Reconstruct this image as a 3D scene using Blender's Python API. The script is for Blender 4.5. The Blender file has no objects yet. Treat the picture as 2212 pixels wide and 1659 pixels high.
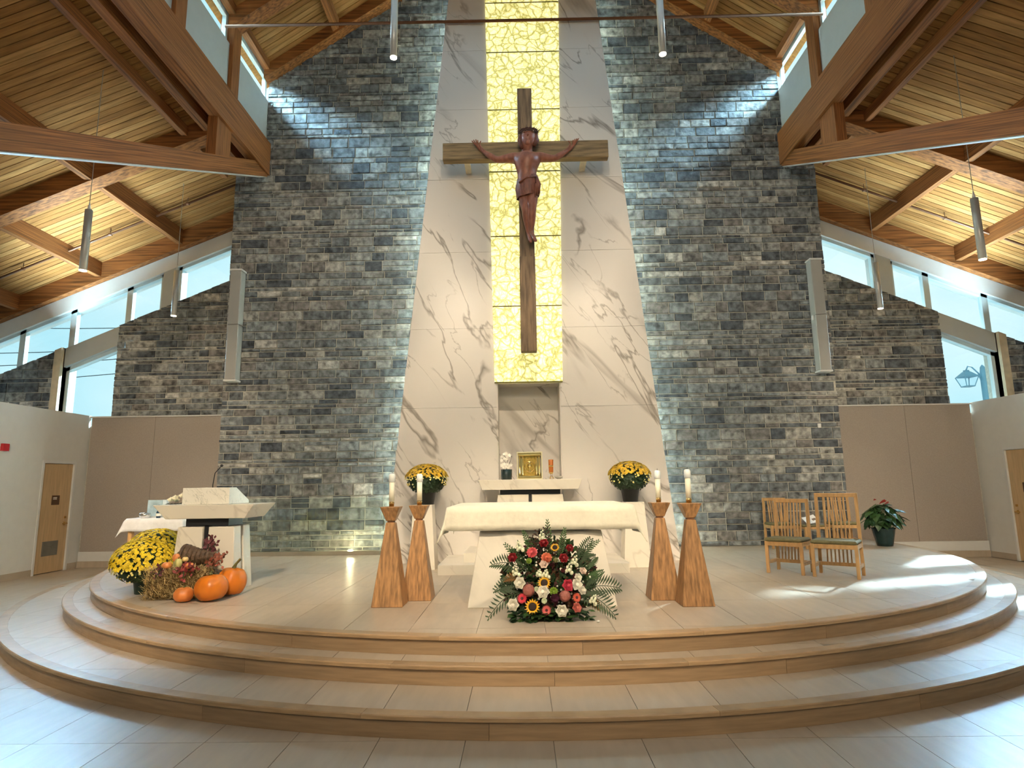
import bpy, bmesh, math, random
from mathutils import Vector, Matrix
random.seed(11)
SC = bpy.context.scene
COL = SC.collection
pi = math.pi
X0 = 0.045          # axis of symmetry of the building
PZ = 0.465          # height of the platform

# ------------------------------------------------------------------ camera
def make_camera():
    pit, yaw, rol = 0.161088, -0.013341, -0.013810
    c, s = math.cos, math.sin
    Rz = Matrix(((c(yaw), -s(yaw), 0), (s(yaw), c(yaw), 0), (0, 0, 1)))
    Rx = Matrix(((1, 0, 0), (0, c(pit), s(pit)), (0, -s(pit), c(pit))))
    Ry = Matrix(((c(rol), 0, s(rol)), (0, 1, 0), (-s(rol), 0, c(rol))))
    R = Ry @ Rx @ Rz
    r, f, u = R[0], R[1], R[2]
    cd = bpy.data.cameras.new('camera'); o = bpy.data.objects.new('camera', cd); COL.objects.link(o)
    m = Matrix(((r[0], u[0], -f[0], -0.0984), (r[1], u[1], -f[1], 0.0), (r[2], u[2], -f[2], 1.7245), (0, 0, 0, 1)))
    o.matrix_world = m
    cd.sensor_width = 36.0; cd.lens = 1333.0 / 2212 * 36; cd.clip_start = 0.05; cd.clip_end = 400
    SC.camera = o
make_camera()

# ------------------------------------------------------------------ world, sun, lamps, exposure
def make_world():
    w = bpy.data.worlds.new('sky'); SC.world = w; w.use_nodes = True
    nt = w.node_tree; nt.nodes.clear()
    out = nt.nodes.new('ShaderNodeOutputWorld'); bg = nt.nodes.new('ShaderNodeBackground')
    tc = nt.nodes.new('ShaderNodeTexCoord'); no = nt.nodes.new('ShaderNodeTexNoise'); cr = nt.nodes.new('ShaderNodeValToRGB')
    no.inputs['Scale'].default_value = 2.2; no.inputs['Detail'].default_value = 4
    cr.color_ramp.elements[0].position = 0.36; cr.color_ramp.elements[0].color = (0.40, 0.78, 0.90, 1)
    cr.color_ramp.elements[1].position = 0.62; cr.color_ramp.elements[1].color = (0.86, 1.0, 1.0, 1)
    nt.links.new(tc.outputs['Generated'], no.inputs['Vector']); nt.links.new(no.outputs['Fac'], cr.inputs['Fac'])
    nt.links.new(cr.outputs['Color'], bg.inputs['Color']); bg.inputs['Strength'].default_value = 0.62
    nt.links.new(bg.outputs['Background'], out.inputs['Surface'])
make_world()

def lamp(name, kind, loc, target, energy, col, **kw):
    d = bpy.data.lights.new(name, kind); d.energy = energy; d.color = col
    for k, v in kw.items(): setattr(d, k, v)
    o = bpy.data.objects.new(name, d); COL.objects.link(o); o.location = loc
    v = Vector(target) - Vector(loc)
    o.rotation_euler = v.to_track_quat('-Z', 'Y').to_euler()
    return o
WARM = (1.0, 0.82, 0.58); COOL = (0.50, 0.80, 1.0)
lamp('sun', 'SUN', (33, 37.5, 31), (0, 0, 0), 11.0, (0.70, 0.90, 1.0), angle=math.radians(2.2))
# added lamps for lantern and transept daylight, then warm ceiling lights and fill spots
lamp('daylight_fill_lantern', 'AREA', (X0, 4.0, 10.6), (X0, 4.0, 0), 105, COOL, shape='RECTANGLE', size=9.0, size_y=11.0)  # added lamp under the lantern roof, cool fill in place of window daylight
for sx, e in ((-1, 110), (1, 165)):
    lamp('daylight_fill_transept', 'AREA', (sx * 10.5, 13.6, 5.2), (sx * 4.5, 4.0, 0.0), e, (0.40, 0.73, 1.0), shape='RECTANGLE', size=4.0, size_y=0.6, spread=math.radians(105))  # added lamp inside the transept, throws window-like skylight on the floor
    lamp('ceiling_fill_transept', 'AREA', (sx * 9.4, 12.6, 5.2), (sx * 9.5, 12.5, 8.0), 95, (0.60, 0.88, 1.0), shape='RECTANGLE', size=4.0, size_y=0.3, spread=math.radians(95))  # added lamp aimed upward to brighten the far ceiling
    lamp('daylight_fill_high', 'AREA', (X0 + sx * 8.2, 11.0, 12.3), (X0 + sx * 4.2, 12.7, 9.6), 1500, COOL, shape='RECTANGLE', size=2.2, size_y=1.2)  # added lamp outside, stands for bright sky through the lantern windows
lamp('nave_lights', 'AREA', (X0, -4.0, 7.0), (X0, 9.5, 2.5), 170, WARM, shape='RECTANGLE', size=8.0, size_y=1.5)
for nm, loc, tg, e, ang in (
        ('spot_altar_left', (-2.6, -1.5, 8.4), (-0.3, 7.4, 0.9), 1300, 31),
        ('spot_altar_right', (2.7, -1.5, 8.4), (0.5, 7.4, 0.9), 1300, 31),
        ('spot_ambo', (-1.6, -1.0, 8.2), (-4.2, 8.0, 0.9), 2300, 27),
        ('spot_chairs', (1.2, -0.5, 8.4), (4.4, 9.0, 0.9), 1000, 32),
        ('fill_spot_transept_left', (-3.2, 0.5, 4.6), (-9.2, 14.2, 1.9), 1000, 34),  # added fill spot with no fixture, brightens the left transept panels
        ('fill_spot_transept_right', (3.2, 0.5, 4.6), (9.2, 14.2, 1.9), 1000, 34),  # same added fill for the right transept panels
        ('spot_wall_left', (-2.0, 0.0, 8.0), (-4.4, 12.6, 4.5), 700, 40),
        ('spot_wall_right', (2.0, 0.0, 8.0), (4.5, 12.6, 4.5), 700, 40),
        ('spot_shrine', (0.1, 2.5, 9.0), (0.05, 10.2, 1.5), 1050, 42),
        ('spot_cross', (0.1, 1.5, 8.0), (0.05, 10.0, 6.6), 330, 36)):
    lamp(nm, 'SPOT', loc, tg, e, WARM, spot_size=math.radians(ang), spot_blend=0.7, shadow_soft_size=0.07)
SC.view_settings.view_transform = 'Standard'; SC.view_settings.look = 'None'
SC.view_settings.gamma = 1.0; SC.view_settings.exposure = 0.9; SC.view_settings.use_curve_mapping = False
SC.cycles.use_denoising = True
SC.cycles.max_bounces = 4; SC.cycles.diffuse_bounces = 3; SC.cycles.glossy_bounces = 2; SC.cycles.use_adaptive_sampling = True; SC.cycles.adaptive_threshold = 0.2; SC.cycles.adaptive_min_samples = 12; SC.cycles.transparent_max_bounces = 12
SC.cycles.sample_clamp_indirect = 6.0

# ------------------------------------------------------------------ materials
MATS = {}
def nodes_mat(name):
    m = bpy.data.materials.new(name); m.use_nodes = True; nt = m.node_tree
    return m, nt, nt.nodes['Principled BSDF']
def M(name, col, rough=0.5, metal=0.0, var=0.12, scale=6.0, stretch=(1, 1, 1), bump=0.0, bscale=None, coord='Object', rnd=0.0, detail=4, rot=(0, 0, 0), emit=None, estr=0.0, spec=0.5):
    if name in MATS: return MATS[name]
    m, nt, b = nodes_mat(name)
    N, L = nt.nodes.new, nt.links.new
    b.inputs['Roughness'].default_value = rough; b.inputs['Metallic'].default_value = metal
    b.inputs['Specular IOR Level'].default_value = spec
    if coord == 'World': src = N('ShaderNodeNewGeometry').outputs['Position']
    else: src = N('ShaderNodeTexCoord').outputs['Object']
    mp = N('ShaderNodeMapping'); mp.inputs['Scale'].default_value = stretch; mp.inputs['Rotation'].default_value = rot
    L(src, mp.inputs['Vector'])
    vec = mp.outputs['Vector']
    if rnd > 0:
        oi = N('ShaderNodeObjectInfo'); va = N('ShaderNodeVectorMath'); va.operation = 'MULTIPLY_ADD'
        cb = N('ShaderNodeCombineXYZ'); L(oi.outputs['Random'], cb.inputs[0]); L(oi.outputs['Random'], cb.inputs[1]); L(oi.outputs['Random'], cb.inputs[2])
        va.inputs[1].default_value = (37, 23, 51); L(cb.outputs[0], va.inputs[0]); L(vec, va.inputs[2]); vec = va.outputs[0]
    no = N('ShaderNodeTexNoise'); no.inputs['Scale'].default_value = scale; no.inputs['Detail'].default_value = detail
    L(vec, no.inputs['Vector'])
    cr = N('ShaderNodeValToRGB')
    cr.color_ramp.elements[0].position = 0.3; cr.color_ramp.elements[1].position = 0.7
    cr.color_ramp.elements[0].color = tuple(max(0, c * (1 - var)) for c in col) + (1,)
    cr.color_ramp.elements[1].color = tuple(min(1, c * (1 + var)) for c in col) + (1,)
    L(no.outputs['Fac'], cr.inputs['Fac'])
    outc = cr.outputs['Color']
    if rnd > 0:
        hs = N('ShaderNodeHueSaturation'); mr = N('ShaderNodeMapRange')
        mr.inputs['To Min'].default_value = 1 - rnd; mr.inputs['To Max'].default_value = 1 + rnd
        L(oi.outputs['Random'], mr.inputs['Value']); L(mr.outputs[0], hs.inputs['Value']); L(outc, hs.inputs['Color']); outc = hs.outputs['Color']
    L(outc, b.inputs['Base Color'])
    if bump:
        bn = N('ShaderNodeBump'); bn.inputs['Strength'].default_value = bump; bn.inputs['Distance'].default_value = 0.02
        n2 = N('ShaderNodeTexNoise'); n2.inputs['Scale'].default_value = bscale or scale * 2; n2.inputs['Detail'].default_value = 5
        L(vec, n2.inputs['Vector']); L(n2.outputs['Fac'], bn.inputs['Height']); L(bn.outputs['Normal'], b.inputs['Normal'])
    if emit:
        b.inputs['Emission Color'].default_value = tuple(emit) + (1,); b.inputs['Emission Strength'].default_value = estr
    MATS[name] = m
    return m

def marble_mat(name, base, vein, vscale=0.55, strength=1.0, rot=0.95, coord='World', rough=0.28):
    m, nt, b = nodes_mat(name); N, L = nt.nodes.new, nt.links.new
    src = N('ShaderNodeNewGeometry').outputs['Position'] if coord == 'World' else N('ShaderNodeTexCoord').outputs['Object']
    vr = N('ShaderNodeVectorRotate'); vr.rotation_type = 'Y_AXIS'; vr.inputs['Angle'].default_value = -rot; L(src, vr.inputs['Vector'])
    mp = N('ShaderNodeMapping'); mp.inputs['Scale'].default_value = (0.45, 1.0, 1.7); L(vr.outputs[0], mp.inputs['Vector'])
    cur = None
    def vein_layer(sc, width, dist, off, maskpos, amt):
        ad = N('ShaderNodeVectorMath'); ad.operation = 'ADD'; ad.inputs[1].default_value = (off, off * 1.7, off * 0.6); L(mp.outputs[0], ad.inputs[0])
        no = N('ShaderNodeTexNoise'); no.inputs['Scale'].default_value = sc; no.inputs['Detail'].default_value = 5; no.inputs['Distortion'].default_value = dist; no.inputs['Roughness'].default_value = 0.5
        L(ad.outputs[0], no.inputs['Vector'])
        s1 = N('ShaderNodeMath'); s1.operation = 'SUBTRACT'; s1.inputs[1].default_value = 0.5; L(no.outputs['Fac'], s1.inputs[0])
        ab = N('ShaderNodeMath'); ab.operation = 'ABSOLUTE'; L(s1.outputs[0], ab.inputs[0])
        mr = N('ShaderNodeMapRange'); mr.inputs['From Min'].default_value = 0; mr.inputs['From Max'].default_value = width; mr.inputs['To Min'].default_value = 1; mr.inputs['To Max'].default_value = 0
        L(ab.outputs[0], mr.inputs['Value'])
        mk = N('ShaderNodeTexNoise'); mk.inputs['Scale'].default_value = sc * 1.3; mk.inputs['Detail'].default_value = 2; L(ad.outputs[0], mk.inputs['Vector'])
        mm = N('ShaderNodeMapRange'); mm.inputs['From Min'].default_value = maskpos; mm.inputs['From Max'].default_value = maskpos + 0.08; L(mk.outputs['Fac'], mm.inputs['Value'])
        mu = N('ShaderNodeMath'); mu.operation = 'MULTIPLY'; L(mr.outputs[0], mu.inputs[0]); L(mm.outputs[0], mu.inputs[1])
        m2 = N('ShaderNodeMath'); m2.operation = 'MULTIPLY'; m2.inputs[1].default_value = amt; L(mu.outputs[0], m2.inputs[0])
        return m2.outputs[0]
    a = vein_layer(vscale, 0.013, 0.6, 3.1, 0.42, 0.85 * strength)
    c = vein_layer(vscale * 2.0, 0.011, 0.6, 9.4, 0.46, 0.55 * strength)
    d = vein_layer(vscale * 0.8, 0.03, 0.8, 15.2, 0.50, 0.5 * strength)
    mx = N('ShaderNodeMath'); mx.operation = 'MAXIMUM'; L(a, mx.inputs[0]); L(c, mx.inputs[1])
    mx2 = N('ShaderNodeMath'); mx2.operation = 'MAXIMUM'; L(mx.outputs[0], mx2.inputs[0]); L(d, mx2.inputs[1])
    mi = N('ShaderNodeMix'); mi.data_type = 'RGBA'; mi.inputs['A'].default_value = base + (1,); mi.inputs['B'].default_value = vein + (1,)
    L(mx2.outputs[0], mi.inputs['Factor']); L(mi.outputs['Result'], b.inputs['Base Color'])
    b.inputs['Roughness'].default_value = rough
    MATS[name] = m; return m

def onyx_mat():
    m, nt, b = nodes_mat('onyx'); N, L = nt.nodes.new, nt.links.new
    g = N('ShaderNodeNewGeometry')
    no = N('ShaderNodeTexNoise'); no.inputs['Scale'].default_value = 3.0; no.inputs['Detail'].default_value = 4
    L(g.outputs['Position'], no.inputs['Vector'])
    va = N('ShaderNodeVectorMath'); va.operation = 'MULTIPLY_ADD'; va.inputs[1].default_value = (0.35, 0.35, 0.35)
    L(no.outputs['Color'], va.inputs[0]); L(g.outputs['Position'], va.inputs[2])
    def edge(sc, w):
        v = N('ShaderNodeTexVoronoi'); v.feature = 'DISTANCE_TO_EDGE'; v.inputs['Scale'].default_value = sc; L(va.outputs[0], v.inputs['Vector'])
        r = N('ShaderNodeMapRange'); r.inputs['From Max'].default_value = w; L(v.outputs['Distance'], r.inputs['Value']); return r.outputs[0]
    e1, e2 = edge(6.5, 0.17), edge(14.0, 0.25)
    h = N('ShaderNodeMath'); h.operation = 'MULTIPLY_ADD'; h.inputs[1].default_value = 0.62; h.inputs[2].default_value = 0.38; L(e2, h.inputs[0])
    mn = N('ShaderNodeMath'); mn.operation = 'MULTIPLY'; L(e1, mn.inputs[0]); L(h.outputs[0], mn.inputs[1])
    cr = N('ShaderNodeValToRGB'); e = cr.color_ramp.elements
    e[0].position = 0.0; e[0].color = (0.40, 0.37, 0.08, 1); e[1].position = 0.9; e[1].color = (0.97, 0.92, 0.53, 1)
    q = cr.color_ramp.elements.new(0.35); q.color = (0.80, 0.73, 0.28, 1)
    L(mn.outputs[0], cr.inputs['Fac'])
    L(cr.outputs['Color'], b.inputs['Base Color']); L(cr.outputs['Color'], b.inputs['Emission Color'])
    b.inputs['Emission Strength'].default_value = 0.55; b.inputs['Roughness'].default_value = 0.3
    MATS['onyx'] = m; return m

def glass_mat(name, tint, gloss=0.07):
    m = bpy.data.materials.new(name); m.use_nodes = True; nt = m.node_tree; nt.nodes.clear()
    o = nt.nodes.new('ShaderNodeOutputMaterial'); t = nt.nodes.new('ShaderNodeBsdfTransparent'); g = nt.nodes.new('ShaderNodeBsdfGlossy'); mx = nt.nodes.new('ShaderNodeMixShader')
    t.inputs['Color'].default_value = tint + (1,); g.inputs['Roughness'].default_value = 0.04; mx.inputs['Fac'].default_value = gloss
    nt.links.new(t.outputs[0], mx.inputs[1]); nt.links.new(g.outputs[0], mx.inputs[2]); nt.links.new(mx.outputs[0], o.inputs['Surface'])
    MATS[name] = m; return m

tile = M('floor_tile', (0.49, 0.40, 0.30), 0.33, var=0.07, scale=2.2, stretch=(6, 1, 1), rnd=0.05, bump=0.02, bscale=60)
grout = M('grout', (0.30, 0.26, 0.21), 0.8)
oak_edge = M('oak_nosing', (0.43, 0.285, 0.155), 0.32, var=0.18, scale=5, stretch=(1, 1, 10), rnd=0.10)
oak_riser = M('oak_riser', (0.345, 0.23, 0.13), 0.4, var=0.15, scale=3, stretch=(1, 1, 14), rnd=0.14)
oak_stand = M('oak_stand', (0.38, 0.20, 0.083), 0.4, var=0.42, scale=7, stretch=(6, 6, 0.5), rnd=0.12, detail=4)
oak_chair = M('oak_chair', (0.60, 0.34, 0.135), 0.4, var=0.15, scale=8, stretch=(4, 4, 0.6), rnd=0.05)
decks = [M('deck_%d' % i, c, 0.85, spec=0.15, var=0.28, scale=3.5, stretch=(0.5, 6, 0.5), coord='World', bump=0.05) for i, c in enumerate(((0.35, 0.165, 0.052), (0.31, 0.14, 0.041), (0.39, 0.195, 0.066), (0.27, 0.118, 0.034)))]
glulam = M('glulam_y', (0.27, 0.10, 0.029), 0.6, spec=0.25, var=0.6, scale=4, stretch=(6, 0.2, 20), coord='World', detail=5)
glulam_x = M('glulam_x', (0.27, 0.10, 0.029), 0.6, spec=0.25, var=0.6, scale=4, stretch=(0.25, 6, 5), coord='World', detail=5)
stones = [M('stone_%d' % i, c, 0.75, var=0.75, scale=9, coord='World', bump=0.7, bscale=16, detail=6) for i, c in enumerate((
    (0.14, 0.152, 0.16), (0.195, 0.207, 0.208), (0.295, 0.295, 0.28), (0.09, 0.102, 0.116), (0.35, 0.34, 0.31), (0.195, 0.182, 0.17), (0.245, 0.262, 0.265), (0.46, 0.445, 0.41)))]
mortar = M('mortar', (0.52, 0.50, 0.43), 0.9, var=0.2, scale=15, coord='World')
white_wall = M('white_paint', (0.72, 0.70, 0.65), 0.7, var=0.02)
trim_white = M('trim_white', (0.74, 0.73, 0.70), 0.5, var=0.02)
grey_paint = M('grey_paint', (0.50, 0.53, 0.53), 0.7, var=0.02)
panel_cloth = M('acoustic_panel', (0.40, 0.34, 0.29), 0.9, var=0.06, scale=40)
frame_alu = M('window_frame', (0.62, 0.72, 0.74), 0.4, var=0.02)
marble = marble_mat('marble', (0.72, 0.67, 0.61), (0.22, 0.18, 0.14))
marble2 = marble_mat('marble_furniture', (0.76, 0.70, 0.59), (0.42, 0.36, 0.28), vscale=0.7, strength=0.45)
marble3 = marble_mat('marble_speckled', (0.78, 0.74, 0.64), (0.30, 0.30, 0.24), vscale=6.5, strength=0.7)
onyx = onyx_mat()
black = M('black_steel', (0.012, 0.012, 0.014), 0.45, var=0.1)
gold = M('polished_gold', (0.95, 0.74, 0.30), 0.22, 1.0, var=0.06)
brass = M('brass', (0.75, 0.52, 0.20), 0.25, 1.0, var=0.05)
win_glass = glass_mat('window_glass', (0.94, 0.99, 1.0), 0.05)
clear_glass = glass_mat('clear_glass', (0.93, 0.97, 0.95), 0.06)
linen = M('linen', (0.80, 0.75, 0.60), 0.85, var=0.05, scale=20, bump=0.08, bscale=30)
linen_white = M('linen_white', (0.78, 0.76, 0.76), 0.85, var=0.05, scale=20, bump=0.08, bscale=30)
wax = M('candle_wax', (0.92, 0.86, 0.66), 0.5, var=0.02)
old_wood = M('weathered_timber', (0.19, 0.125, 0.068), 0.65, var=0.45, scale=5, stretch=(5, 5, 0.5), bump=0.3)
old_wood_x = M('weathered_timber_cross', (0.24, 0.165, 0.08), 0.65, var=0.45, scale=5, stretch=(0.5, 5, 5), bump=0.3)
carving = M('carved_wood', (0.27, 0.095, 0.055), 0.45, var=0.28, scale=9, stretch=(2, 2, 1), bump=0.15)
leaf_g = M('leaf_green', (0.045, 0.10, 0.022), 0.5, var=0.4, scale=5)
leaf_d = M('leaf_dark', (0.018, 0.045, 0.014), 0.5, var=0.4, scale=5)
metal_pale = M('pale_metal', (0.60, 0.58, 0.54), 0.35, 0.4, var=0.03)
glow = M('lamp_glow', (1, 0.9, 0.7), 0.5, emit=(1.0, 0.86, 0.62), estr=4.0)

# ------------------------------------------------------------------ mesh helpers
class MB:
    def __init__(s): s.v = []; s.f = []; s.m = []
    def add(s, vs, fs, mi=0):
        o = len(s.v); s.v += [tuple(v) for v in vs]
        for f in fs: s.f.append([i + o for i in f]); s.m.append(mi)
        return s
    def box(s, x0, x1, y0, y1, z0, z1, mi=0):
        return s.add([(x0, y0, z0), (x1, y0, z0), (x1, y1, z0), (x0, y1, z0), (x0, y0, z1), (x1, y0, z1), (x1, y1, z1), (x0, y1, z1)],
                     [(0, 3, 2, 1), (4, 5, 6, 7), (0, 1, 5, 4), (1, 2, 6, 5), (2, 3, 7, 6), (3, 0, 4, 7)], mi)
    def prism(s, poly, a0, a1, axis='y', mi=0):
        n = len(poly)
        def P(p, a): return {'y': (p[0], a, p[1]), 'z': (p[0], p[1], a), 'x': (a, p[0], p[1])}[axis]
        vs = [P(p, a0) for p in poly] + [P(p, a1) for p in poly]
        fs = [tuple(range(n)), tuple(range(2 * n - 1, n - 1, -1))] + [(i, i + n, (i + 1) % n + n, (i + 1) % n) for i in range(n)]
        return s.add(vs, fs, mi)
    def hexa(s, b, t, z0, z1, mi=0):     # b,t = (x0,x1,y0,y1) of the bottom and top rectangle
        vs = [(b[0], b[2], z0), (b[1], b[2], z0), (b[1], b[3], z0), (b[0], b[3], z0), (t[0], t[2], z1), (t[1], t[2], z1), (t[1], t[3], z1), (t[0], t[3], z1)]
        return s.add(vs, [(0, 3, 2, 1), (4, 5, 6, 7), (0, 1, 5, 4), (1, 2, 6, 5), (2, 3, 7, 6), (3, 0, 4, 7)], mi)
    def lathe(s, prof, n=20, c=(0, 0, 0), mi=0, cap=True):
        o = [];
        for r, z in prof:
            for i in range(n):
                a = 2 * pi * i / n; o.append((c[0] + r * math.cos(a), c[1] + r * math.sin(a), c[2] + z))
        fs = []
        for k in range(len(prof) - 1):
            for i in range(n):
                j = (i + 1) % n; fs.append((k * n + i, k * n + j, (k + 1) * n + j, (k + 1) * n + i))
        if cap: fs += [tuple(range(n - 1, -1, -1)), tuple((len(prof) - 1) * n + i for i in range(n))]
        return s.add(o, fs, mi)
    def tube(s, pts, rad, n=8, mi=0):
        pts = [Vector(p) for p in pts]; k = len(pts)
        rs = rad if isinstance(rad, (list, tuple)) else [rad] * k
        o = []
        for i, p in enumerate(pts):
            d = (pts[min(i + 1, k - 1)] - pts[max(i - 1, 0)]).normalized()
            a = d.cross(Vector((0, 0, 1)))
            if a.length < 1e-3: a = d.cross(Vector((1, 0, 0)))
            a.normalize(); b = d.cross(a)
            for j in range(n):
                t = 2 * pi * j / n; o.append(p + (a * math.cos(t) + b * math.sin(t)) * rs[i])
        fs = []
        for i in range(k - 1):
            for j in range(n):
                q = (j + 1) % n; fs.append((i * n + j, i * n + q, (i + 1) * n + q, (i + 1) * n + j))
        fs += [tuple(range(n - 1, -1, -1)), tuple((k - 1) * n + j for j in range(n))]
        return s.add(o, fs, mi)
    def ball(s, c, r, sz=(1, 1, 1), n=10, mi=0, fn=None):
        o = []; fs = []; m = max(4, n // 2 + 1)
        for k in range(m + 1):
            ph = pi * k / m
            for i in range(n):
                a = 2 * pi * i / n; d = Vector((math.sin(ph) * math.cos(a), math.sin(ph) * math.sin(a), math.cos(ph)))
                q = fn(d) if fn else 1.0
                o.append((c[0] + d.x * r * sz[0] * q, c[1] + d.y * r * sz[1] * q, c[2] + d.z * r * sz[2] * q))
        for k in range(m):
            for i in range(n):
                j = (i + 1) % n; fs.append((k * n + i, (k + 1) * n + i, (k + 1) * n + j, k * n + j))
        return s.add(o, fs, mi)
    def mesh(s, name, mats, smooth=False, bevel=0):
        me = bpy.data.meshes.new(name); me.from_pydata(s.v, [], s.f)
        for m in (mats if isinstance(mats, (list, tuple)) else [mats]): me.materials.append(m)
        me.polygons.foreach_set('material_index', s.m)
        bm = bmesh.new(); bm.from_mesh(me)
        bmesh.ops.remove_doubles(bm, verts=bm.verts, dist=1e-5)
        if bevel: bmesh.ops.bevel(bm, geom=[e for e in bm.edges if e.calc_length() > bevel * 3], offset=bevel, segments=1, affect='EDGES', profile=0.5)
        bmesh.ops.recalc_face_normals(bm, faces=bm.faces); bm.to_mesh(me); bm.free()
        if smooth: me.polygons.foreach_set('use_smooth', [True] * len(me.polygons))
        me.update(); return me
    def build(s, name, mats, parent=None, loc=(0, 0, 0), rz=0, smooth=False, bevel=0, rot=None):
        return put(name, s.mesh(name, mats, smooth, bevel), parent, loc, rz, rot)
def put(name, me, parent=None, loc=(0, 0, 0), rz=0, rot=None):
    o = bpy.data.objects.new(name, me); COL.objects.link(o); o.location = loc
    o.rotation_euler = rot if rot else (0, 0, rz)
    if parent: o.parent = parent
    return o
def tag(o, label, cat, group=None, kind=None):
    o['label'] = label; o['category'] = cat
    if group: o['group'] = group
    if kind: o['kind'] = kind
    return o
def struct(o, label, cat): return tag(o, label, cat, kind='structure')
def thing(name, label, cat, loc=(0, 0, 0), rz=0, group=None, s=1.0):
    o = bpy.data.objects.new(name, None); COL.objects.link(o); o.location = loc; o.rotation_euler = (0, 0, rz); o.scale = (s, s, s)
    o.empty_display_size = 0.1
    return tag(o, label, cat, group)
def copy_tree(o, parent=None):
    c = o.copy(); COL.objects.link(c)
    if parent: c.parent = parent
    for ch in list(o.children): copy_tree(ch, c)
    return c
def clip(poly, a, b, c):      # keep a*x+b*y<=c
    out = []
    for i in range(len(poly)):
        p, q = poly[i], poly[(i + 1) % len(poly)]
        dp, dq = a * p[0] + b * p[1] - c, a * q[0] + b * q[1] - c
        if dp <= 0: out.append(p)
        if (dp < 0 < dq) or (dq < 0 < dp):
            t = dp / (dp - dq); out.append((p[0] + (q[0] - p[0]) * t, p[1] + (q[1] - p[1]) * t))
    return out
def area(poly): return abs(sum(poly[i][0] * poly[(i + 1) % len(poly)][1] - poly[(i + 1) % len(poly)][0] * poly[i][1] for i in range(len(poly)))) / 2

# ------------------------------------------------------------------ floor and steps
CX, CY = 0.042, 12.711
H = 0.155
RAD = (8.206, 7.576, 7.291)
BACK = 14.2
JX, JW, JL = 0.09, 0.60, 1.2
def tiles(parent, z, test, cuts, y0, y1, x0, x1, shrink=0.0022):
    k0 = math.floor((x0 - JX) / JW)
    for k in range(k0, math.ceil((x1 - JX) / JW)):
        off = 0.0
        j0 = math.floor((y0 - 4.55) / JL)
        for j in range(j0, math.ceil((y1 - 4.55) / JL) + 1):
            a, b = JX + k * JW, 4.55 + j * JL
            if not test(a, b, a + JW, b + JL): continue
            p = [(a + shrink, b + shrink), (a + JW - shrink, b + shrink), (a + JW - shrink, b + JL - shrink), (a + shrink, b + JL - shrink)]
            for c in cuts: p = clip(p, *c)
            if len(p) < 3 or area(p) < 0.01: continue
            cx = sum(q[0] for q in p) / len(p); cy = sum(q[1] for q in p) / len(p)
            mb = MB().prism([(q[0] - cx, q[1] - cy) for q in p], z - 0.012, z, 'z')
            mb.build('tile', tile, parent, (cx, cy, 0))
def circle_cuts(r, n=120):
    cs = []
    for i in range(n):
        a = 2 * pi * i / n; cs.append((math.cos(a), math.sin(a), math.cos(a) * CX + math.sin(a) * CY + r))
    return cs
fl = struct(MB().box(-14, 14, -12, 14.6, -0.2, -0.009).build('floor', grout), 'pale beige stone tile floor around the curved steps', 'floor')
def inside(r):
    def t(a, b, c, d):
        return max(math.hypot(x - CX, y - CY) for x in (a, c) for y in (b, d)) < r
    return t
tiles(fl, 0.0, lambda a, b, c, d: not inside(RAD[0] - 0.1)(a, b, c, d), [(0, 1, 14.2), (1, 0, 10.2), (-1, 0, 10.2)], 1.0, 14.2, -10.2, 10.2)
MB().box(-10.2, 10.2, -12, 0.94, -0.012, 0.0).build('tile_field', tile, fl)['kind'] = 'stuff'

def arc_board(parent, name, prof, r, t0, t1, mat):
    n = max(3, int((t1 - t0) / math.radians(1.8)))
    vs = []; m = len(prof)
    tm = (t0 + t1) / 2
    ox, oy = CX - r * math.cos(tm), CY - r * math.sin(tm)
    for i in range(n + 1):
        t = t0 + (t1 - t0) * i / n
        for dr, z in prof: vs.append((CX - (r + dr) * math.cos(t) - ox, CY - (r + dr) * math.sin(t) - oy, z))
    fs = []
    for i in range(n):
        for j in range(m):
            q = (j + 1) % m; fs.append((i * m + j, i * m + q, (i + 1) * m + q, (i + 1) * m + j))
    fs += [tuple(range(m)), tuple(n * m + j for j in range(m - 1, -1, -1))]
    MB().add(vs, fs).build(name, mat, parent, (ox, oy, 0))
names = (('floor_step_lower', 'lowest and widest of the three curved oak-edged steps'), ('floor_step_middle', 'middle curved oak-edged step with a narrow tiled tread'), ('floor_platform', 'top platform of pale stone tile with curved oak edge under the altar'))
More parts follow.
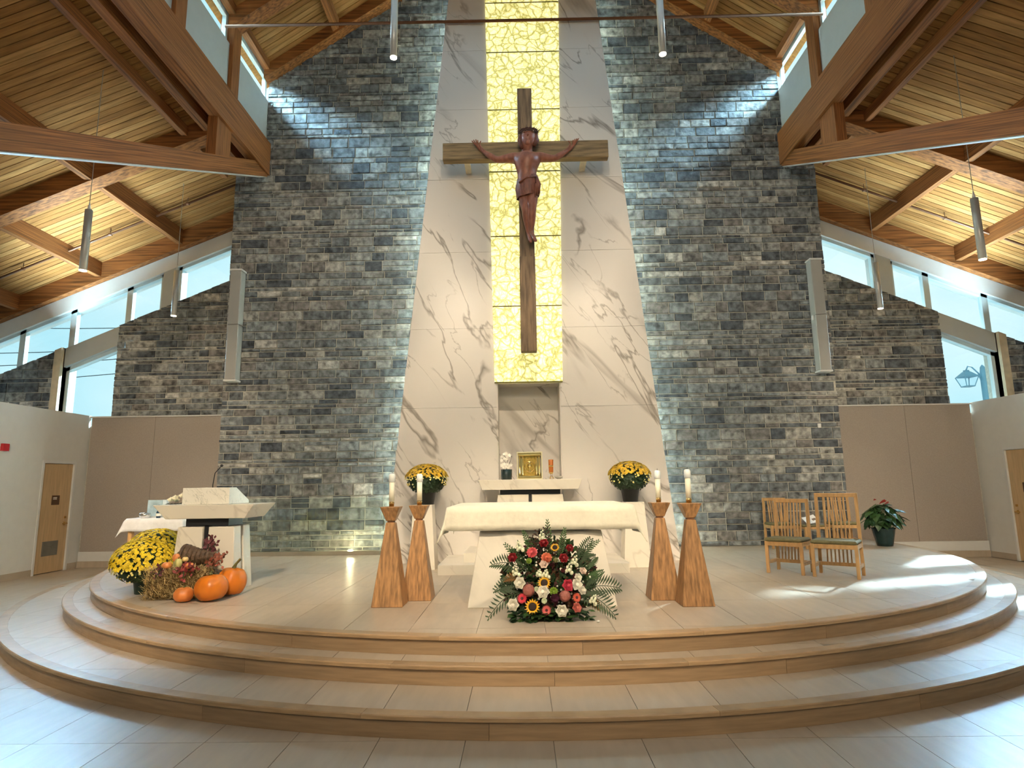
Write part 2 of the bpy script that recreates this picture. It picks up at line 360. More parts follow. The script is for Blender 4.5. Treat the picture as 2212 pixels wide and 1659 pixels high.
for k, r in enumerate(RAD):
    z = H * (k + 1)
    a0 = math.asin((BACK - CY) / r)
    n = 96
    poly = [(CX - (r - 0.06) * math.cos(-a0 + (pi + 2 * a0) * i / n), CY - (r - 0.06) * math.sin(-a0 + (pi + 2 * a0) * i / n)) for i in range(n + 1)]
    core = struct(MB().prism(poly, H * k, z - 0.009, 'z').build(names[k][0], grout), names[k][1], 'step')
    cuts = circle_cuts(r - 0.118) + [(0, 1, BACK)]
    test = (lambda a, b, c, d: True) if k == 2 else (lambda a, b, c, d, rr=RAD[k + 1]: not inside(rr - 0.12)(a, b, c, d))
    tiles(core, z, test, cuts, CY - r, BACK, -r, r)
    nb = 11; rnd = random.Random(k)
    cutsA = [-a0] + sorted(-a0 + (pi + 2 * a0) * (i + rnd.uniform(-.2, .2)) / nb for i in range(1, nb)) + [pi + a0]
    cutsB = [-a0] + sorted(-a0 + (pi + 2 * a0) * (i + 0.45 + rnd.uniform(-.2, .2)) / nb for i in range(0, nb)) + [pi + a0]
    g = 0.0012 / r
    for i in range(len(cutsA) - 1):
        arc_board(core, 'nosing_board', [(-0.115, z - 0.034), (-0.115, z + 0.001), (-0.008, z + 0.001), (0.0, z - 0.006), (0.0, z - 0.030), (-0.006, z - 0.034)], r, cutsA[i] + g, cutsA[i + 1] - g, oak_edge)
    for i in range(len(cutsB) - 1):
        arc_board(core, 'riser_board', [(-0.052, H * k + 0.001), (-0.052, z - 0.035), (-0.022, z - 0.035), (-0.022, H * k + 0.001)], r, cutsB[i] + g, cutsB[i + 1] - g, oak_riser)

# ------------------------------------------------------------------ stone walls
def stone_mesh(poly, y, depth, inset, mi, local=True):
    n = len(poly); cx = sum(p[0] for p in poly) / n; cz = sum(p[1] for p in poly) / n
    if not local: ox = oz = 0
    else: ox, oz = cx, cz
    w = max(p[0] for p in poly) - min(p[0] for p in poly); h = max(p[1] for p in poly) - min(p[1] for p in poly)
    fx, fz = max(0.3, 1 - 2 * inset / max(w, 0.02)), max(0.3, 1 - 2 * inset / max(h, 0.02))
    jit = lambda: random.uniform(-0.004, 0.004)
    f = [(cx + (p[0] - cx) * fx + jit(), cz + (p[1] - cz) * fz + jit()) for p in poly]
    y0 = y if not local else 0
    vs = [(p[0] - ox, y0 + 0.01, p[1] - oz) for p in poly] + [(p[0] - ox, y0 - depth + random.uniform(-.006, .006), p[1] - oz) for p in f] + [(cx - ox, y0 - depth - random.uniform(0.0, 0.012), cz - oz)]
    fs = [(i, (i + 1) % n, n + (i + 1) % n, n + i) for i in range(n)] + [(n + i, n + (i + 1) % n, 2 * n) for i in range(n)]
    return vs, fs, (cx, y, cz)
def coursed(x0, x1, z0, z1, seed):
    rnd = random.Random(seed); z = z0; rows = []
    while z < z1 - 0.03:
        h = rnd.choice((0.07, 0.08, 0.10, 0.13, 0.14, 0.15, 0.17, 0.19, 0.21, 0.24))
        if z + h > z1 - 0.05: h = z1 - z
        x = x0 - rnd.uniform(0, 0.4); row = []
        while x < x1:
            w = rnd.uniform(0.24, 0.52) if h > 0.12 else rnd.uniform(0.28, 0.65)
            if rnd.random() < 0.12: w *= 1.5
            if h > 0.2 and rnd.random() < 0.14:
                hh = h * rnd.uniform(0.4, 0.6)
                row.append((x, x + w, z, z + hh)); row.append((x, x + w, z + hh, z + h))
            else: row.append((x, x + w, z, z + h))
            x += w
        rows += row; z += h
    return rows
def stone_wall(parent, y, x0, x1, z0, z1, cuts, seed, limit=300):
    random.seed(seed); L = []
    for a, b, c, d in coursed(x0, x1, z0, z1, seed):
        g = 0.0075
        p = [(max(a + g, x0), c + g), (min(b - g, x1), c + g), (min(b - g, x1), d - g), (max(a + g, x0), d - g)]
        if p[1][0] - p[0][0] < 0.03: continue
        for q in cuts:
            p = clip(p, *q)
            if len(p) < 3: break
        if len(p) < 3 or area(p) < 0.004: continue
        L.append(p)
    L.sort(key=lambda p: -area(p))
    rest = MB()
    for i, p in enumerate(L):
        mi = random.choices(range(8), (5, 5, 4, 4, 2, 4, 4, 1))[0]
        dep = random.uniform(0.014, 0.036)
        if i < limit:
            vs, fs, c = stone_mesh(p, y, dep, 0.006, mi)
            MB().add(vs, fs).build('stone', stones[mi], parent, c)
        else:
            vs, fs, c = stone_mesh(p, y, dep, 0.006, mi, False); rest.add(vs, fs, mi)
    if rest.v: rest.build('small_stones', stones, parent)['kind'] = 'stuff'
YW = 12.6
TH = lambda z: 2.42 - 0.0995 * (z - 0.5)
RZ0, RS = 10.88, 0.687          # lantern rake: z = RZ0 + RS*(5.75-|x|)
for sg, side in ((-1, 'left'), (1, 'right')):
    def mir(poly): return [(X0 + sg * p[0], p[1]) for p in poly]
    wall = struct(MB().prism(mir([(1.3, 0.0), (6.33, 0.0), (6.33, 8.72), (5.70, 9.0), (5.70, RZ0), (1.3, RZ0 + RS * 4.45)]), YW, YW + 0.3).build('wall_back_' + side, mortar),
                  'grey coursed stone wall %s of the marble tower' % side, 'wall')
    # generate in mirrored x so both halves are built the same way
    lo, hi = X0 + (-6.33 if sg < 0 else 1.4), X0 + (-1.4 if sg < 0 else 6.33)
    c1 = (sg * -1, -0.0995, -(2.42 + 0.0995 * 0.5) - sg * X0 + 0.03)          # outside the tower edge:  |x| >= TH(z)
    c2 = (sg * RS, 1.0, RZ0 + RS * 5.75 + sg * RS * X0)                        # under the rake
    stone_wall(wall, YW, lo, hi, PZ + 0.0, 8.75, [c1], 20 + sg)
    lo2, hi2 = X0 + (-5.70 if sg < 0 else 1.2), X0 + (-1.2 if sg < 0 else 5.70)
    stone_wall(wall, YW, lo2, hi2, 8.75, 13.9, [c1, c2], 40 + sg, limit=0)
    # return of the stone wall back to the transept wall
    MB().box(min(X0 + sg * 6.33, X0 + sg * 6.03), max(X0 + sg * 6.33, X0 + sg * 6.03), YW + 0.3, 14.25, 0, 8.7).build('return_wall', mortar, wall)

# ------------------------------------------------------------------ marble tower with lit onyx
YT = 10.4
SH = lambda z: 0.58 + 0.0157 * (z - 3.5)
NB, NT, NH, ND = 1.2, 3.44, 0.545, 0.55
core = MB()
for sg in (-1, 1):
    core.prism([(X0 + sg * NH, PZ), (X0 + sg * (TH(PZ) - 0.02), PZ), (X0 + sg * (TH(13.6) - 0.02), 13.6), (X0 + sg * NH, 13.6)], YT + 0.03, YW - 0.001)
core.box(X0 - NH, X0 + NH, YT + 0.12, YW - 0.001, NT, 13.6).box(X0 - NH, X0 + NH, YT + 0.03, YW - 0.001, PZ, NB).box(X0 - NH, X0 + NH, YT + ND + 0.02, YW - 0.001, NB, NT)
tower = struct(core.build('wall_center', marble), 'tall tapered white marble tower behind the crucifix', 'wall')
zj = [PZ, 1.78, 3.02, 4.40, 5.79, 7.17, 8.55, 9.75, 10.95, 12.2, 13.6]
for sg in (-1, 1):
    for a, b in zip(zj[:-1], zj[1:]):
        inn = lambda z: NH if z < NT else SH(z) + 0.004
        a1, b1 = a + 0.002, b - 0.002
        ps = [(X0 + sg * inn(a1), a1), (X0 + sg * TH(a1), a1), (X0 + sg * TH(b1), b1), (X0 + sg * inn(b1), b1)]
        if a1 < NT < b1: ps += [(X0 + sg * inn(NT + .001), NT), (X0 + sg * NH, NT)]
        MB().prism(ps, YT, YT + 0.03).build('marble_slab', marble, tower)
MB().box(X0 - NH, X0 + NH, YT, YT + 0.03, PZ, NB).build('marble_slab', marble, tower)
MB().box(X0 - NH + .02, X0 + NH - .02, YT + ND, YT + ND + 0.02, NB, NT).build('niche_back', marble, tower)
for sg in (-1, 1): MB().box(min(X0 + sg * NH, X0 + sg * (NH - .02)), max(X0 + sg * NH, X0 + sg * (NH - .02)), YT + 0.03, YT + ND, NB, NT).build('niche_side', marble, tower)
oz = [3.44, 4.78, 6.06, 7.29, 8.51, 9.68, 10.72, 11.9, 13.2]
for a, b in zip(oz[:-1], oz[1:]):
    a1, b1 = a + 0.010, b - 0.010
    MB().prism([(X0 - SH(a1), a1), (X0 + SH(a1), a1), (X0 + SH(b1), b1), (X0 - SH(b1), b1)], YT - 0.03, YT + 0.02).build('onyx_panel', onyx, tower)['label'] = 'backlit yellow onyx panel'
for z in oz[:-1]: MB().box(X0 - SH(z), X0 + SH(z), YT - 0.032, YT + 0.0, z - 0.010, z + 0.010).build('panel_joint', M('joint_olive', (0.20, 0.17, 0.03), .7), tower)
led = M('led_strip', (0.8, 1, 0.95), emit=(0.75, 1.0, 0.93), estr=34.0)
for sg in (-1, 1):      # light strips hidden in the joint between tower and stone
    MB().prism([(X0 + sg * (TH(PZ) - .015), PZ + .1), (X0 + sg * (TH(PZ) + .012), PZ + .1), (X0 + sg * (TH(12.5) + .012), 12.5), (X0 + sg * (TH(12.5) - .015), 12.5)], YW - 0.36, YW - 0.33).build('light_strip', led, tower)
pl = thing('marble_plinth', 'low two-step white marble plinth below the tabernacle table', 'plinth', (0.05, 9.05, PZ))
MB().box(-1.36, 1.36, 0, 1.33, 0, 0.135).build('lower_step', marble2, pl)
MB().box(-1.02, 1.02, 0.30, 1.33, 0.136, 0.27).build('upper_step', marble2, pl)

# ------------------------------------------------------------------ transept walls, panels, windows
YB = 14.25
sill = lambda x: 6.72 - 0.415 * (x - 7.1)
wtop = lambda x: 7.64 - 0.412 * (x - 7.1)
deckz = lambda x: 8.40 - 0.41 * (x - 7.2)
wn = [0]
def sloped_window(sg, a, b, fb, ft, y, fw, label, dep=0.12):
    wn[0] += 1
    w = struct(bpy.data.objects.new('window_%d' % wn[0], None), label, 'window'); COL.objects.link(w)
    xx = lambda x: X0 + sg * x
    for ps in ([(a, fb(a)), (a + fw, fb(a + fw)), (a + fw, ft(a + fw)), (a, ft(a))], [(b - fw, fb(b - fw)), (b, fb(b)), (b, ft(b)), (b - fw, ft(b - fw))],
               [(a, ft(a) - fw * 1.1), (b, ft(b) - fw * 1.1), (b, ft(b)), (a, ft(a))], [(a, fb(a)), (b, fb(b)), (b, fb(b) + fw * .4), (a, fb(a) + fw * .4)]):
        MB().prism([(xx(p[0]), p[1]) for p in ps], y, y + dep).build('window_frame', frame_alu, w)
    MB().prism([(xx(p[0]), p[1]) for p in ((a + fw, fb(a + fw)), (b - fw, fb(b - fw)), (b - fw, ft(b - fw)), (a + fw, ft(a + fw)))], y + dep * .5, y + dep * .5 + 0.012).build('pane', win_glass, w)
    return w
ordn = ('nearest the stone wall', 'next to the grey pier', 'above the tall window', 'above the outer stone', 'farthest out under the eave')
for sg, side in ((-1, 'left'), (1, 'right')):
    xx = lambda x: X0 + sg * x
    mir = lambda ps: [(xx(p[0]), p[1]) for p in ps]
    wl = struct(MB().prism(mir([(6.3, 0), (9.75, 0), (9.75, sill(9.75)), (6.3, sill(6.3))]), YB + .03, YB + .5).build('wall_transept_' + side, mortar), 'grey stone transept wall with sloping top at the %s' % side, 'wall')
    MB().prism(mir([(9.75, 0), (11.03, 0), (11.03, 3.2), (9.75, 3.2)]), YB + .03, YB + .5).build('infill', mortar, wl)
    MB().prism(mir([(11.03, 0), (14.0, 0), (14.0, sill(14)), (11.03, sill(11.03))]), YB + .03, YB + .5).build('outer_wall', mortar, wl)
    stone_wall(wl, YB + .03, min(xx(6.6), xx(9.75)), max(xx(6.6), xx(9.75)), 3.42, 6.95, [(sg * 0.415, 1.0, 6.72 + 0.415 * 7.1 + sg * 0.415 * X0)], 60 + sg, 200)
    stone_wall(wl, YB + .03, min(xx(11.2), xx(13.6)), max(xx(11.2), xx(13.6)), 3.42, 5.1, [(sg * 0.415, 1.0, 6.72 + 0.415 * 7.1 + sg * 0.415 * X0)], 70 + sg, 100)
    hd = struct(MB().prism(mir([(9.75, sill(9.75) - .46), (11.03, sill(11.03) - .46), (11.03, sill(11.03)), (9.75, sill(9.75))]), YB + .06, YB + .5).build('trim_header_' + side, grey_paint), 'sloping painted header over the tall %s window' % side, 'trim')
    struct(MB().prism(mir([(11.03, 3.2), (11.2, 3.2), (11.2, sill(11.2)), (11.03, sill(11.03))]), YB - .06, YB + .2).build('trim_post_' + side, M('pale_post', (0.66, 0.55, 0.38), .6)), 'pale timber post beside the tall %s window' % side, 'trim')
    up = struct(MB().prism(mir([(6.3, wtop(6.3)), (14, wtop(14)), (14, deckz(14) + .2), (6.3, deckz(6.3) + .2)]), YB + .05, YB + .5).build('wall_upper_' + side, trim_white), 'white sloping wall band above the %s transept windows' % side, 'wall')
    MB().prism(mir([(8.45, sill(8.45)), (8.80, sill(8.80)), (8.80, wtop(8.80)), (8.45, wtop(8.45))]), YB + .06, YB + .5).build('pier', grey_paint, up)
    for (a, b), od in zip(((6.9, 8.45), (8.80, 9.62), (9.62, 10.95), (10.95, 12.15), (12.15, 13.6)), ordn):
        sloped_window(sg, a, b, sill, wtop, YB + .12, 0.07, 'sloping clerestory window of the %s transept, %s' % (side, od))
    sloped_window(sg, 9.75, 11.03, lambda x: 3.2, lambda x: sill(x) - .46, YB + .16, 0.08, 'tall window of the %s transept rising behind the low wall' % side)
    # acoustic panels and base
    for a, b in ((6.36, 8.66), (8.668, 10.16)):
        o = struct(MB().box(min(xx(a), xx(b)), max(xx(a), xx(b)), YB - .03, YB + .03, 0.35, 3.39).build('trim_panel_%s_%s' % (side, 'inner' if a < 7 else 'outer'), panel_cloth), 'taupe acoustic wall panel, %s half, on the %s transept wall' % ('inner' if a < 7 else 'outer', side), 'panel')
    struct(MB().box(min(xx(6.36), xx(10.2)), max(xx(6.36), xx(10.2)), YB - .06, YB + .1, 3.392, 3.42).build('trim_ledge_' + side, trim_white), 'thin white ledge on top of the %s taupe panels' % side, 'trim')
    struct(MB().box(min(xx(6.36), xx(10.2)), max(xx(6.36), xx(10.2)), YB - .02, YB + .03, 0.14, 0.349).build('baseboard_upper_' + side, trim_white), 'white band under the %s taupe panels' % side, 'baseboard')
    struct(MB().box(min(xx(6.36), xx(10.2)), max(xx(6.36), xx(10.2)), YB - .035, YB + .03, 0.0, 0.139).build('baseboard_back_' + side, tile), 'beige tile baseboard along the %s transept wall' % side, 'baseboard')
    # low white side wall with a door
    wi = 10.22; y0d, y1d = (12.98, 13.86) if sg < 0 else (12.55, 13.45)
    sw = MB(); ax = (min(xx(wi), xx(wi + .2)), max(xx(wi), xx(wi + .2)))
    sw.box(*ax, -12, y0d - .05, 0, 3.44).box(*ax, y1d + .05, YB + .03, 0, 3.44).box(*ax, y0d - .05, y1d + .05, 2.36, 3.44)
    sw.box(min(xx(wi + .15), xx(wi + .2)), max(xx(wi + .15), xx(wi + .2)), y0d - .05, y1d + .05, 0, 2.36)
    struct(sw.build('wall_' + side, white_wall), 'low white painted wall with a door at the far %s' % side, 'wall')
    bb = struct(MB().box(min(xx(wi), xx(wi - .012)), max(xx(wi), xx(wi - .012)), -12, y0d - .06, 0, .13).build('baseboard_' + side, tile), 'beige tile baseboard of the white wall at the %s' % side, 'baseboard')
    MB().box(min(xx(wi), xx(wi - .012)), max(xx(wi), xx(wi - .012)), y1d + .06, YB - .04, 0, .13).build('baseboard_piece', tile, bb)
    dr = struct(bpy.data.objects.new('door_%d' % (1 if sg < 0 else 2), None), 'flat pale oak door with brown sign and louvre at the far %s' % side, 'door'); COL.objects.link(dr)
    bx = lambda mb, d0, d1, *r: mb.box(min(xx(wi - d0), xx(wi - d1)), max(xx(wi - d0), xx(wi - d1)), *r)
    wood = M('door_oak', (0.60, 0.41, 0.22), .45, var=.12, scale=4, stretch=(5, 5, .5))
    bx(MB(), -.06, -.02, y0d, y1d, .012, 2.30).build('leaf', wood, dr)
    fr = MB(); bx(fr, -.1, .02, y0d - .05, y0d, 0, 2.36); bx(fr, -.1, .02, y1d, y1d + .05, 0, 2.36); bx(fr, -.1, .02, y0d, y1d, 2.305, 2.36); fr.build('door_frame', trim_white, dr)
    yl = y1d - .10
    hd = bx(MB(), -.02, .045, yl - .012, yl + .012, 1.0, 1.024); bx(hd, .035, .05, yl - .13, yl + .012, 1.0, 1.022); bx(hd, -.02, -.012, yl - .025, yl + .025, .97, 1.05); hd.build('handle', brass, dr)
    bx(MB(), -.02, 0.0, yl - .022, yl + .022, 1.12, 1.165).build('deadbolt', brass, dr)
    ym = (y0d + y1d) / 2
    sp = bx(MB(), -.02, -.012, ym - .10, ym + .12, 1.42, 1.62).build('sign_plate', M('sign_brown', (0.10, 0.05, 0.025), .4), dr)
    wr = M('sign_white', (0.7, 0.68, 0.62), .5)
    tx = bx(MB(), -.0121, -.0105, ym - .07, ym + .04, 1.565, 1.583); bx(tx, -.0121, -.0105, ym - .07, ym + .04, 1.535, 1.553); tx.build('lettering', wr, sp)
    gr = bx(MB(), -.02, -.008, ym - .24, ym + .2, .36, .66).build('grille', M('grille_grey', (0.20, 0.19, 0.16), .5), dr)
    for i in range(8): bx(MB(), -.009, -.001, ym - .22, ym + .18, .375 + .035 * i, .393 + .035 * i).build('slat', MATS['grille_grey'], gr)
    # unseen outer shell
    struct(MB().box(min(xx(14), xx(14.2)), max(xx(14), xx(14.2)), -12, 14.7, 0, 6.2).build('wall_outer_' + side, white_wall), 'outer side wall of the building at the %s' % side, 'wall')
struct(MB().box(-14.2, 14.2, -12.3, -12, 0, 15.5).build('wall_rear', white_wall), 'rear wall of the nave behind the camera', 'wall')
tag(MB().box(-.03, .03, -.07, .07, 0, .14).build('fire_alarm', M('alarm_red', (0.55, 0.02, 0.03), .4), loc=(X0 - 10.19, 11.90, 2.50)), 'small red fire alarm at the edge of the left white wall', 'alarm')
tag(MB().box(-.035, .035, -.03, .0, -.045, .045).build('wall_thermostat', trim_white, loc=(5.94, YW - .03, 2.81), bevel=.006), 'small white sensor box on the right stone wall', 'sensor')

# ------------------------------------------------------------------ side roofs
for sg, side in ((-1, 'left'), (1, 'right')):
    xx = lambda x: X0 + sg * x
    mir = lambda ps: [(xx(p[0]), p[1]) for p in ps]
    ce = struct(MB().prism(mir([(5.65, deckz(5.65) + .045), (14.2, deckz(14.2) + .045), (14.2, deckz(14.2) + .2), (5.65, deckz(5.65) + .2)]), -12, 14.75).build('ceiling_' + side, decks[1]), 'sloping tongue-and-groove timber roof over the %s transept' % side, 'ceiling')
    rnd = random.Random(5 + sg); y = 4.0; p = 0.136
    while y < 14.25:
        dz = rnd.uniform(-.003, .003)
        MB().prism(mir([(5.7, deckz(5.7) + dz), (14.0, deckz(14) + dz), (14.0, deckz(14) + .04), (5.7, deckz(5.7) + .04)]), y + .0065, min(y + p, 14.29) - .0065).build('plank', decks[rnd.randrange(4)], ce)
        y += p
    MB().prism(mir([(5.7, deckz(5.7)), (14.0, deckz(14)), (14.0, deckz(14) + .04), (5.7, deckz(5.7) + .04)]), -12, 4.0).build('planking', decks[0], ce)['kind'] = 'stuff'
    for x in (8.36, 10.28, 12.2):
        for a, b in ((-12, 10.92), (11.24, 14.12)):
            MB().prism(mir([(x - .07, deckz(x) - .33), (x + .07, deckz(x) - .33), (x + .07, deckz(x + .07)), (x - .07, deckz(x - .07))]), a, b).build('purlin', glulam, ce)
    for a, b, d in ((10.92, 11.24, .36), (14.12, 14.29, .43), (4.2, 4.5, .36)):
        MB().prism(mir([(5.9, deckz(5.9) - d), (14.0, deckz(14) - d), (14.0, deckz(14)), (5.9, deckz(5.9))]), a, b).build('rafter', glulam_x, ce)
    bm_ = lambda x0, x1, z0, z1, ya, yb, n: MB().box(min(xx(x0), xx(x1)), max(xx(x0), xx(x1)), ya, yb, z0, z1).build(n, glulam, ce, bevel=.006)
    bm_(5.58, 5.80, 8.50, 9.24, -12, 12.62, 'main_beam')
    bm_(6.02, 6.20, 8.56, 8.84, -12, 12.58, 'edge_beam')
    bm_(6.50, 6.62, 8.46, 8.66, -12, 12.58, 'edge_beam')
    st = lambda y: 5.67 + 0.4823 * (y - 6.07)
    an_ = math.atan(.4823); cs = math.cos(an_); Ls = 11.55
    glo = M('glulam_local', (0.27, 0.10, 0.029), 0.6, spec=0.25, var=0.6, scale=4, stretch=(6, 0.2, 20), detail=4)
    so_ = (xx(5.72), 12.50, st(12.50))
    MB().prism([(-Ls, -.335 * cs), (0, -.335 * cs), (0.03, -.1), (-.25, 0), (-Ls, 0)], -.10, .10, 'x').build('strut', glo, ce, so_, rot=(an_, 0, 0))
    MB().box(-.085, .085, -Ls, -.02, -.335 * cs - .014, -.335 * cs - .001).build('soffit_plate', trim_white, ce, so_, rot=(an_, 0, 0))  # thin white plate along the underside of the strut
    MB().box(min(xx(5.64), xx(5.82)), max(xx(5.64), xx(5.82)), 10.36, 10.90, st(10.4) - .05, 8.52).build('truss_post', M('glulam_z', (0.27, 0.10, 0.029), .6, spec=.25, var=.45, scale=4, stretch=(14, 14, .4), coord='World'), ce)
    # sprinkler pipe with its hangers
    sp = thing('sprinkler_pipe', 'thin brown sprinkler pipe running down the %s sloping roof' % side, 'pipe', (0, 0, 0), group='sprinkler pipes')
    pz = lambda x: deckz(x) - .14
    pipe_m = M('pipe_brown', (0.16, 0.065, 0.03), .4)
    MB().tube([(xx(6.45), 13.02, pz(6.45)), (xx(13.2), 13.02, pz(13.2))], .026, 8).build('pipe', pipe_m, sp, smooth=True)
    for x in (7.6, 9.3, 11.2, 12.6):
        MB().tube([(xx(x), 13.02, pz(x)), (xx(x), 13.02, deckz(x))], .008, 6).tube([(xx(x) - .03, 13.02, pz(x)), (xx(x) + .03, 13.02, pz(x))], .036, 8).build('hanger', pipe_m, sp)
    # clerestory wall and its windows
    cw = struct(MB().box(min(xx(5.70), xx(5.9)), max(xx(5.70), xx(5.9)), -12, YW, 9.2, 10.28).build('wall_clerestory_' + side, grey_paint), 'grey band wall under the %s lantern windows' % side, 'wall')
    MB().box(min(xx(5.70), xx(5.9)), max(xx(5.70), xx(5.9)), -12, YW, 10.93, 11.3).build('lintel', glulam, cw)
    ys = [12.6, 10.88]
    while ys[-1] > -10: ys.append(ys[-1] - 1.92)
    for i, (b, a) in enumerate(zip(ys[:-1], ys[1:])):
        MB().box(min(xx(5.62), xx(5.9)), max(xx(5.62), xx(5.9)), a - .15, a + .15, 9.24, 10.95).build('clerestory_post', MATS['glulam_z'], cw)
        wn[0] += 1
        w = struct(bpy.data.objects.new('window_%d' % wn[0], None), 'high lantern window on the %s, number %d counted from the stone wall' % (side, i + 1), 'window'); COL.objects.link(w)
        fm = MB(); q0, q1 = a + .15, (b - .15 if i else b)
        X = (min(xx(5.76), xx(5.84)), max(xx(5.76), xx(5.84)))
        fm.box(*X, q0, q0 + .08, 10.28, 10.93).box(*X, q1 - .08, q1, 10.28, 10.93).box(*X, q0 + .08, q1 - .08, 10.83, 10.93).box(*X, q0 + .08, q1 - .08, 10.28, 10.34)
        fm.build('window_frame', frame_alu, w)
        MB().box(min(xx(5.79), xx(5.80)), max(xx(5.79), xx(5.80)), q0 + .08, q1 - .08, 10.34, 10.83).build('pane', win_glass, w)

# ------------------------------------------------------------------ lantern roof
lr = struct(bpy.data.objects.new('ceiling_center', None), 'steep timber roof of the raised lantern above the altar', 'ceiling'); COL.objects.link(lr)
rk = lambda x: RZ0 + .1 + RS * (5.75 - x)
for sg in (-1, 1):
    xx = lambda x: X0 + sg * x
    mir = lambda ps: [(xx(p[0]), p[1]) for p in ps]
    MB().prism(mir([(0, rk(0) + .05), (6.0, rk(6) + .05), (6.0, rk(6) + .2), (0, rk(0) + .2)]), -12, 13.0).build('roof_slab', decks[1], lr)
    rnd = random.Random(9 + sg); y = 5.4
    while y < 12.55:
        dz = rnd.uniform(-.003, .003)
        MB().prism(mir([(0, rk(0) + dz), (5.9, rk(5.9) + dz), (5.9, rk(5.9) + .045), (0, rk(0) + .045)]), y + .0065, min(y + .136, 12.6) - .0065).build('plank', decks[rnd.randrange(4)], lr)
        y += .136
    for a, b, d in ((12.33, 12.6, .30), (10.70, 11.02, .36), (8.78, 9.1, .36), (6.86, 7.18, .36)):
        MB().prism(mir([(0, rk(0) - d), (5.72, rk(5.72) - d), (5.72, rk(5.72)), (0, rk(0))]), a, b).build('rafter', glulam_x, lr)
    for x in (4.15, 2.2):
        MB().prism(mir([(x - .06, rk(x - .06) - .24), (x + .06, rk(x + .06) - .24), (x + .06, rk(x + .06)), (x - .06, rk(x - .06))]), -12, 12.33).build('purlin', glulam, lr)
    MB().box(min(xx(5.60), xx(5.74)), max(xx(5.60), xx(5.74)), -12, 12.58, 10.90, 11.12).build('eave_beam', glulam, lr)
tag(MB().tube([(X0 - 5.6, 10.33, 10.33), (X0 + 5.6, 10.33, 10.29)], .026, 8).build('tie_rod', M('rod_brown', (0.16, 0.07, 0.035), .9, spec=0.1), smooth=True), 'thin brown tie rod crossing in front of the marble tower', 'rod')


# ================================================================== things
def quarters(parent, b, t, z0, z1, slot, mat, name='stone_quarter'):
    for sx in (-1, 1):
        for sy in (-1, 1):
            f = lambda r: tuple(sorted((sx * slot, sx * r[0])) + sorted((sy * slot, sy * r[1])))
            MB().hexa(f(b), f(t), z0, z1).build(name, mat, parent, bevel=.006)
def drape(name, parent_mat, cx, cy, z, hx, hy, over, front, seed, loc=None, nx=46, ny=30):
    """cloth lying on a rectangular top and hanging over its edges"""
    rnd = random.Random(seed); vs = []; fs = []
    ox, oy = over, front
    ph = [rnd.uniform(0, 6) for _ in range(6)]
    for j in range(ny + 1):
        for i in range(nx + 1):
            u = -(hx + ox) + 2 * (hx + ox) * i / nx; v = -(hy + oy) + 2 * (hy + oy) * j / ny
            dx, dy = max(0, abs(u) - hx), max(0, abs(v) - hy)
            d = math.hypot(dx, dy)
            wv = 0.012 * (math.sin(u * 9 + ph[0]) + .7 * math.sin(u * 17 + ph[1])) if dy > dx else 0.012 * (math.sin(v * 9 + ph[2]) + .7 * math.sin(v * 15 + ph[3]))
            k = min(1, d / .15)
            x = math.copysign(min(abs(u), hx), u) + math.copysign(1, u) * (dx * .12 + (.06 * dx * dy / (ox * oy + 1e-6)) + (wv * k if dx >= dy and dx > 0 else 0) + .008 * min(1, dx / .02))
            y = math.copysign(min(abs(v), hy), v) + math.copysign(1, v) * (dy * .06 + (.05 * dx * dy / (ox * oy + 1e-6)) + (wv * k if dy > dx else 0) + .008 * min(1, dy / .02))
            zz = .006 - max(0, d - .006) + (.004 * math.sin(u * 6 + ph[4]) * (1 - k) * .2)
            vs.append((x, y, zz))
    for j in range(ny):
        for i in range(nx):
            a = j * (nx + 1) + i; fs.append((a, a + 1, a + nx + 2, a + nx + 1))
    o = MB().add(vs, fs).build(name, parent_mat, None, (cx, cy, z), smooth=True)
    s = o.modifiers.new('thickness', 'SOLIDIFY'); s.thickness = .005; s.offset = 1
    return o

# ---- altar
AX = 0.095
al = thing('altar', 'white stone altar on a tapered split base, dressed with a linen cloth', 'altar', (AX, 7.42, PZ))
quarters(al, (.775, .76), (.655, .60), 0, .76, .022, marble2)
MB().box(-.02, .02, -.40, .40, 0, .86).box(-.40, .40, -.02, .02, 0, .86).build('steel_core', black, al)
MB().box(-.55, .55, -.4, .4, .775, .845).build('steel_plate', black, al)
MB().hexa((-.72, .72, -.5, .5), (-.99, .99, -.645, .645), .86, 1.022).build('tabletop', marble2, al, bevel=.006)
tag(drape('altar_cloth', linen, AX + .005, 7.42, PZ + 1.024, 1.0, .655, .30, .262, 3), 'cream linen altar cloth with long hanging corners on the stone altar', 'altar cloth')

# ---- tabernacle table on the plinth
tt = thing('tabernacle_table', 'white marble shelf table on split base in front of the niche', 'table', (0.03, 9.88, PZ + .27))
quarters(tt, (.60, .27), (.50, .22), 0, .83, .025, marble2)
MB().box(-.022, .022, -.2, .2, 0, .84).build('steel_core', black, tt)
MB().box(-.465, .465, -.2, .2, .832, .905).build('steel_plate', black, tt)
MB().hexa((-.735, .735, -.33, .38), (-.795, .795, -.36, .40), .906, 1.06).build('tabletop', marble2, tt, bevel=.005)
TZ = PZ + .27 + 1.06
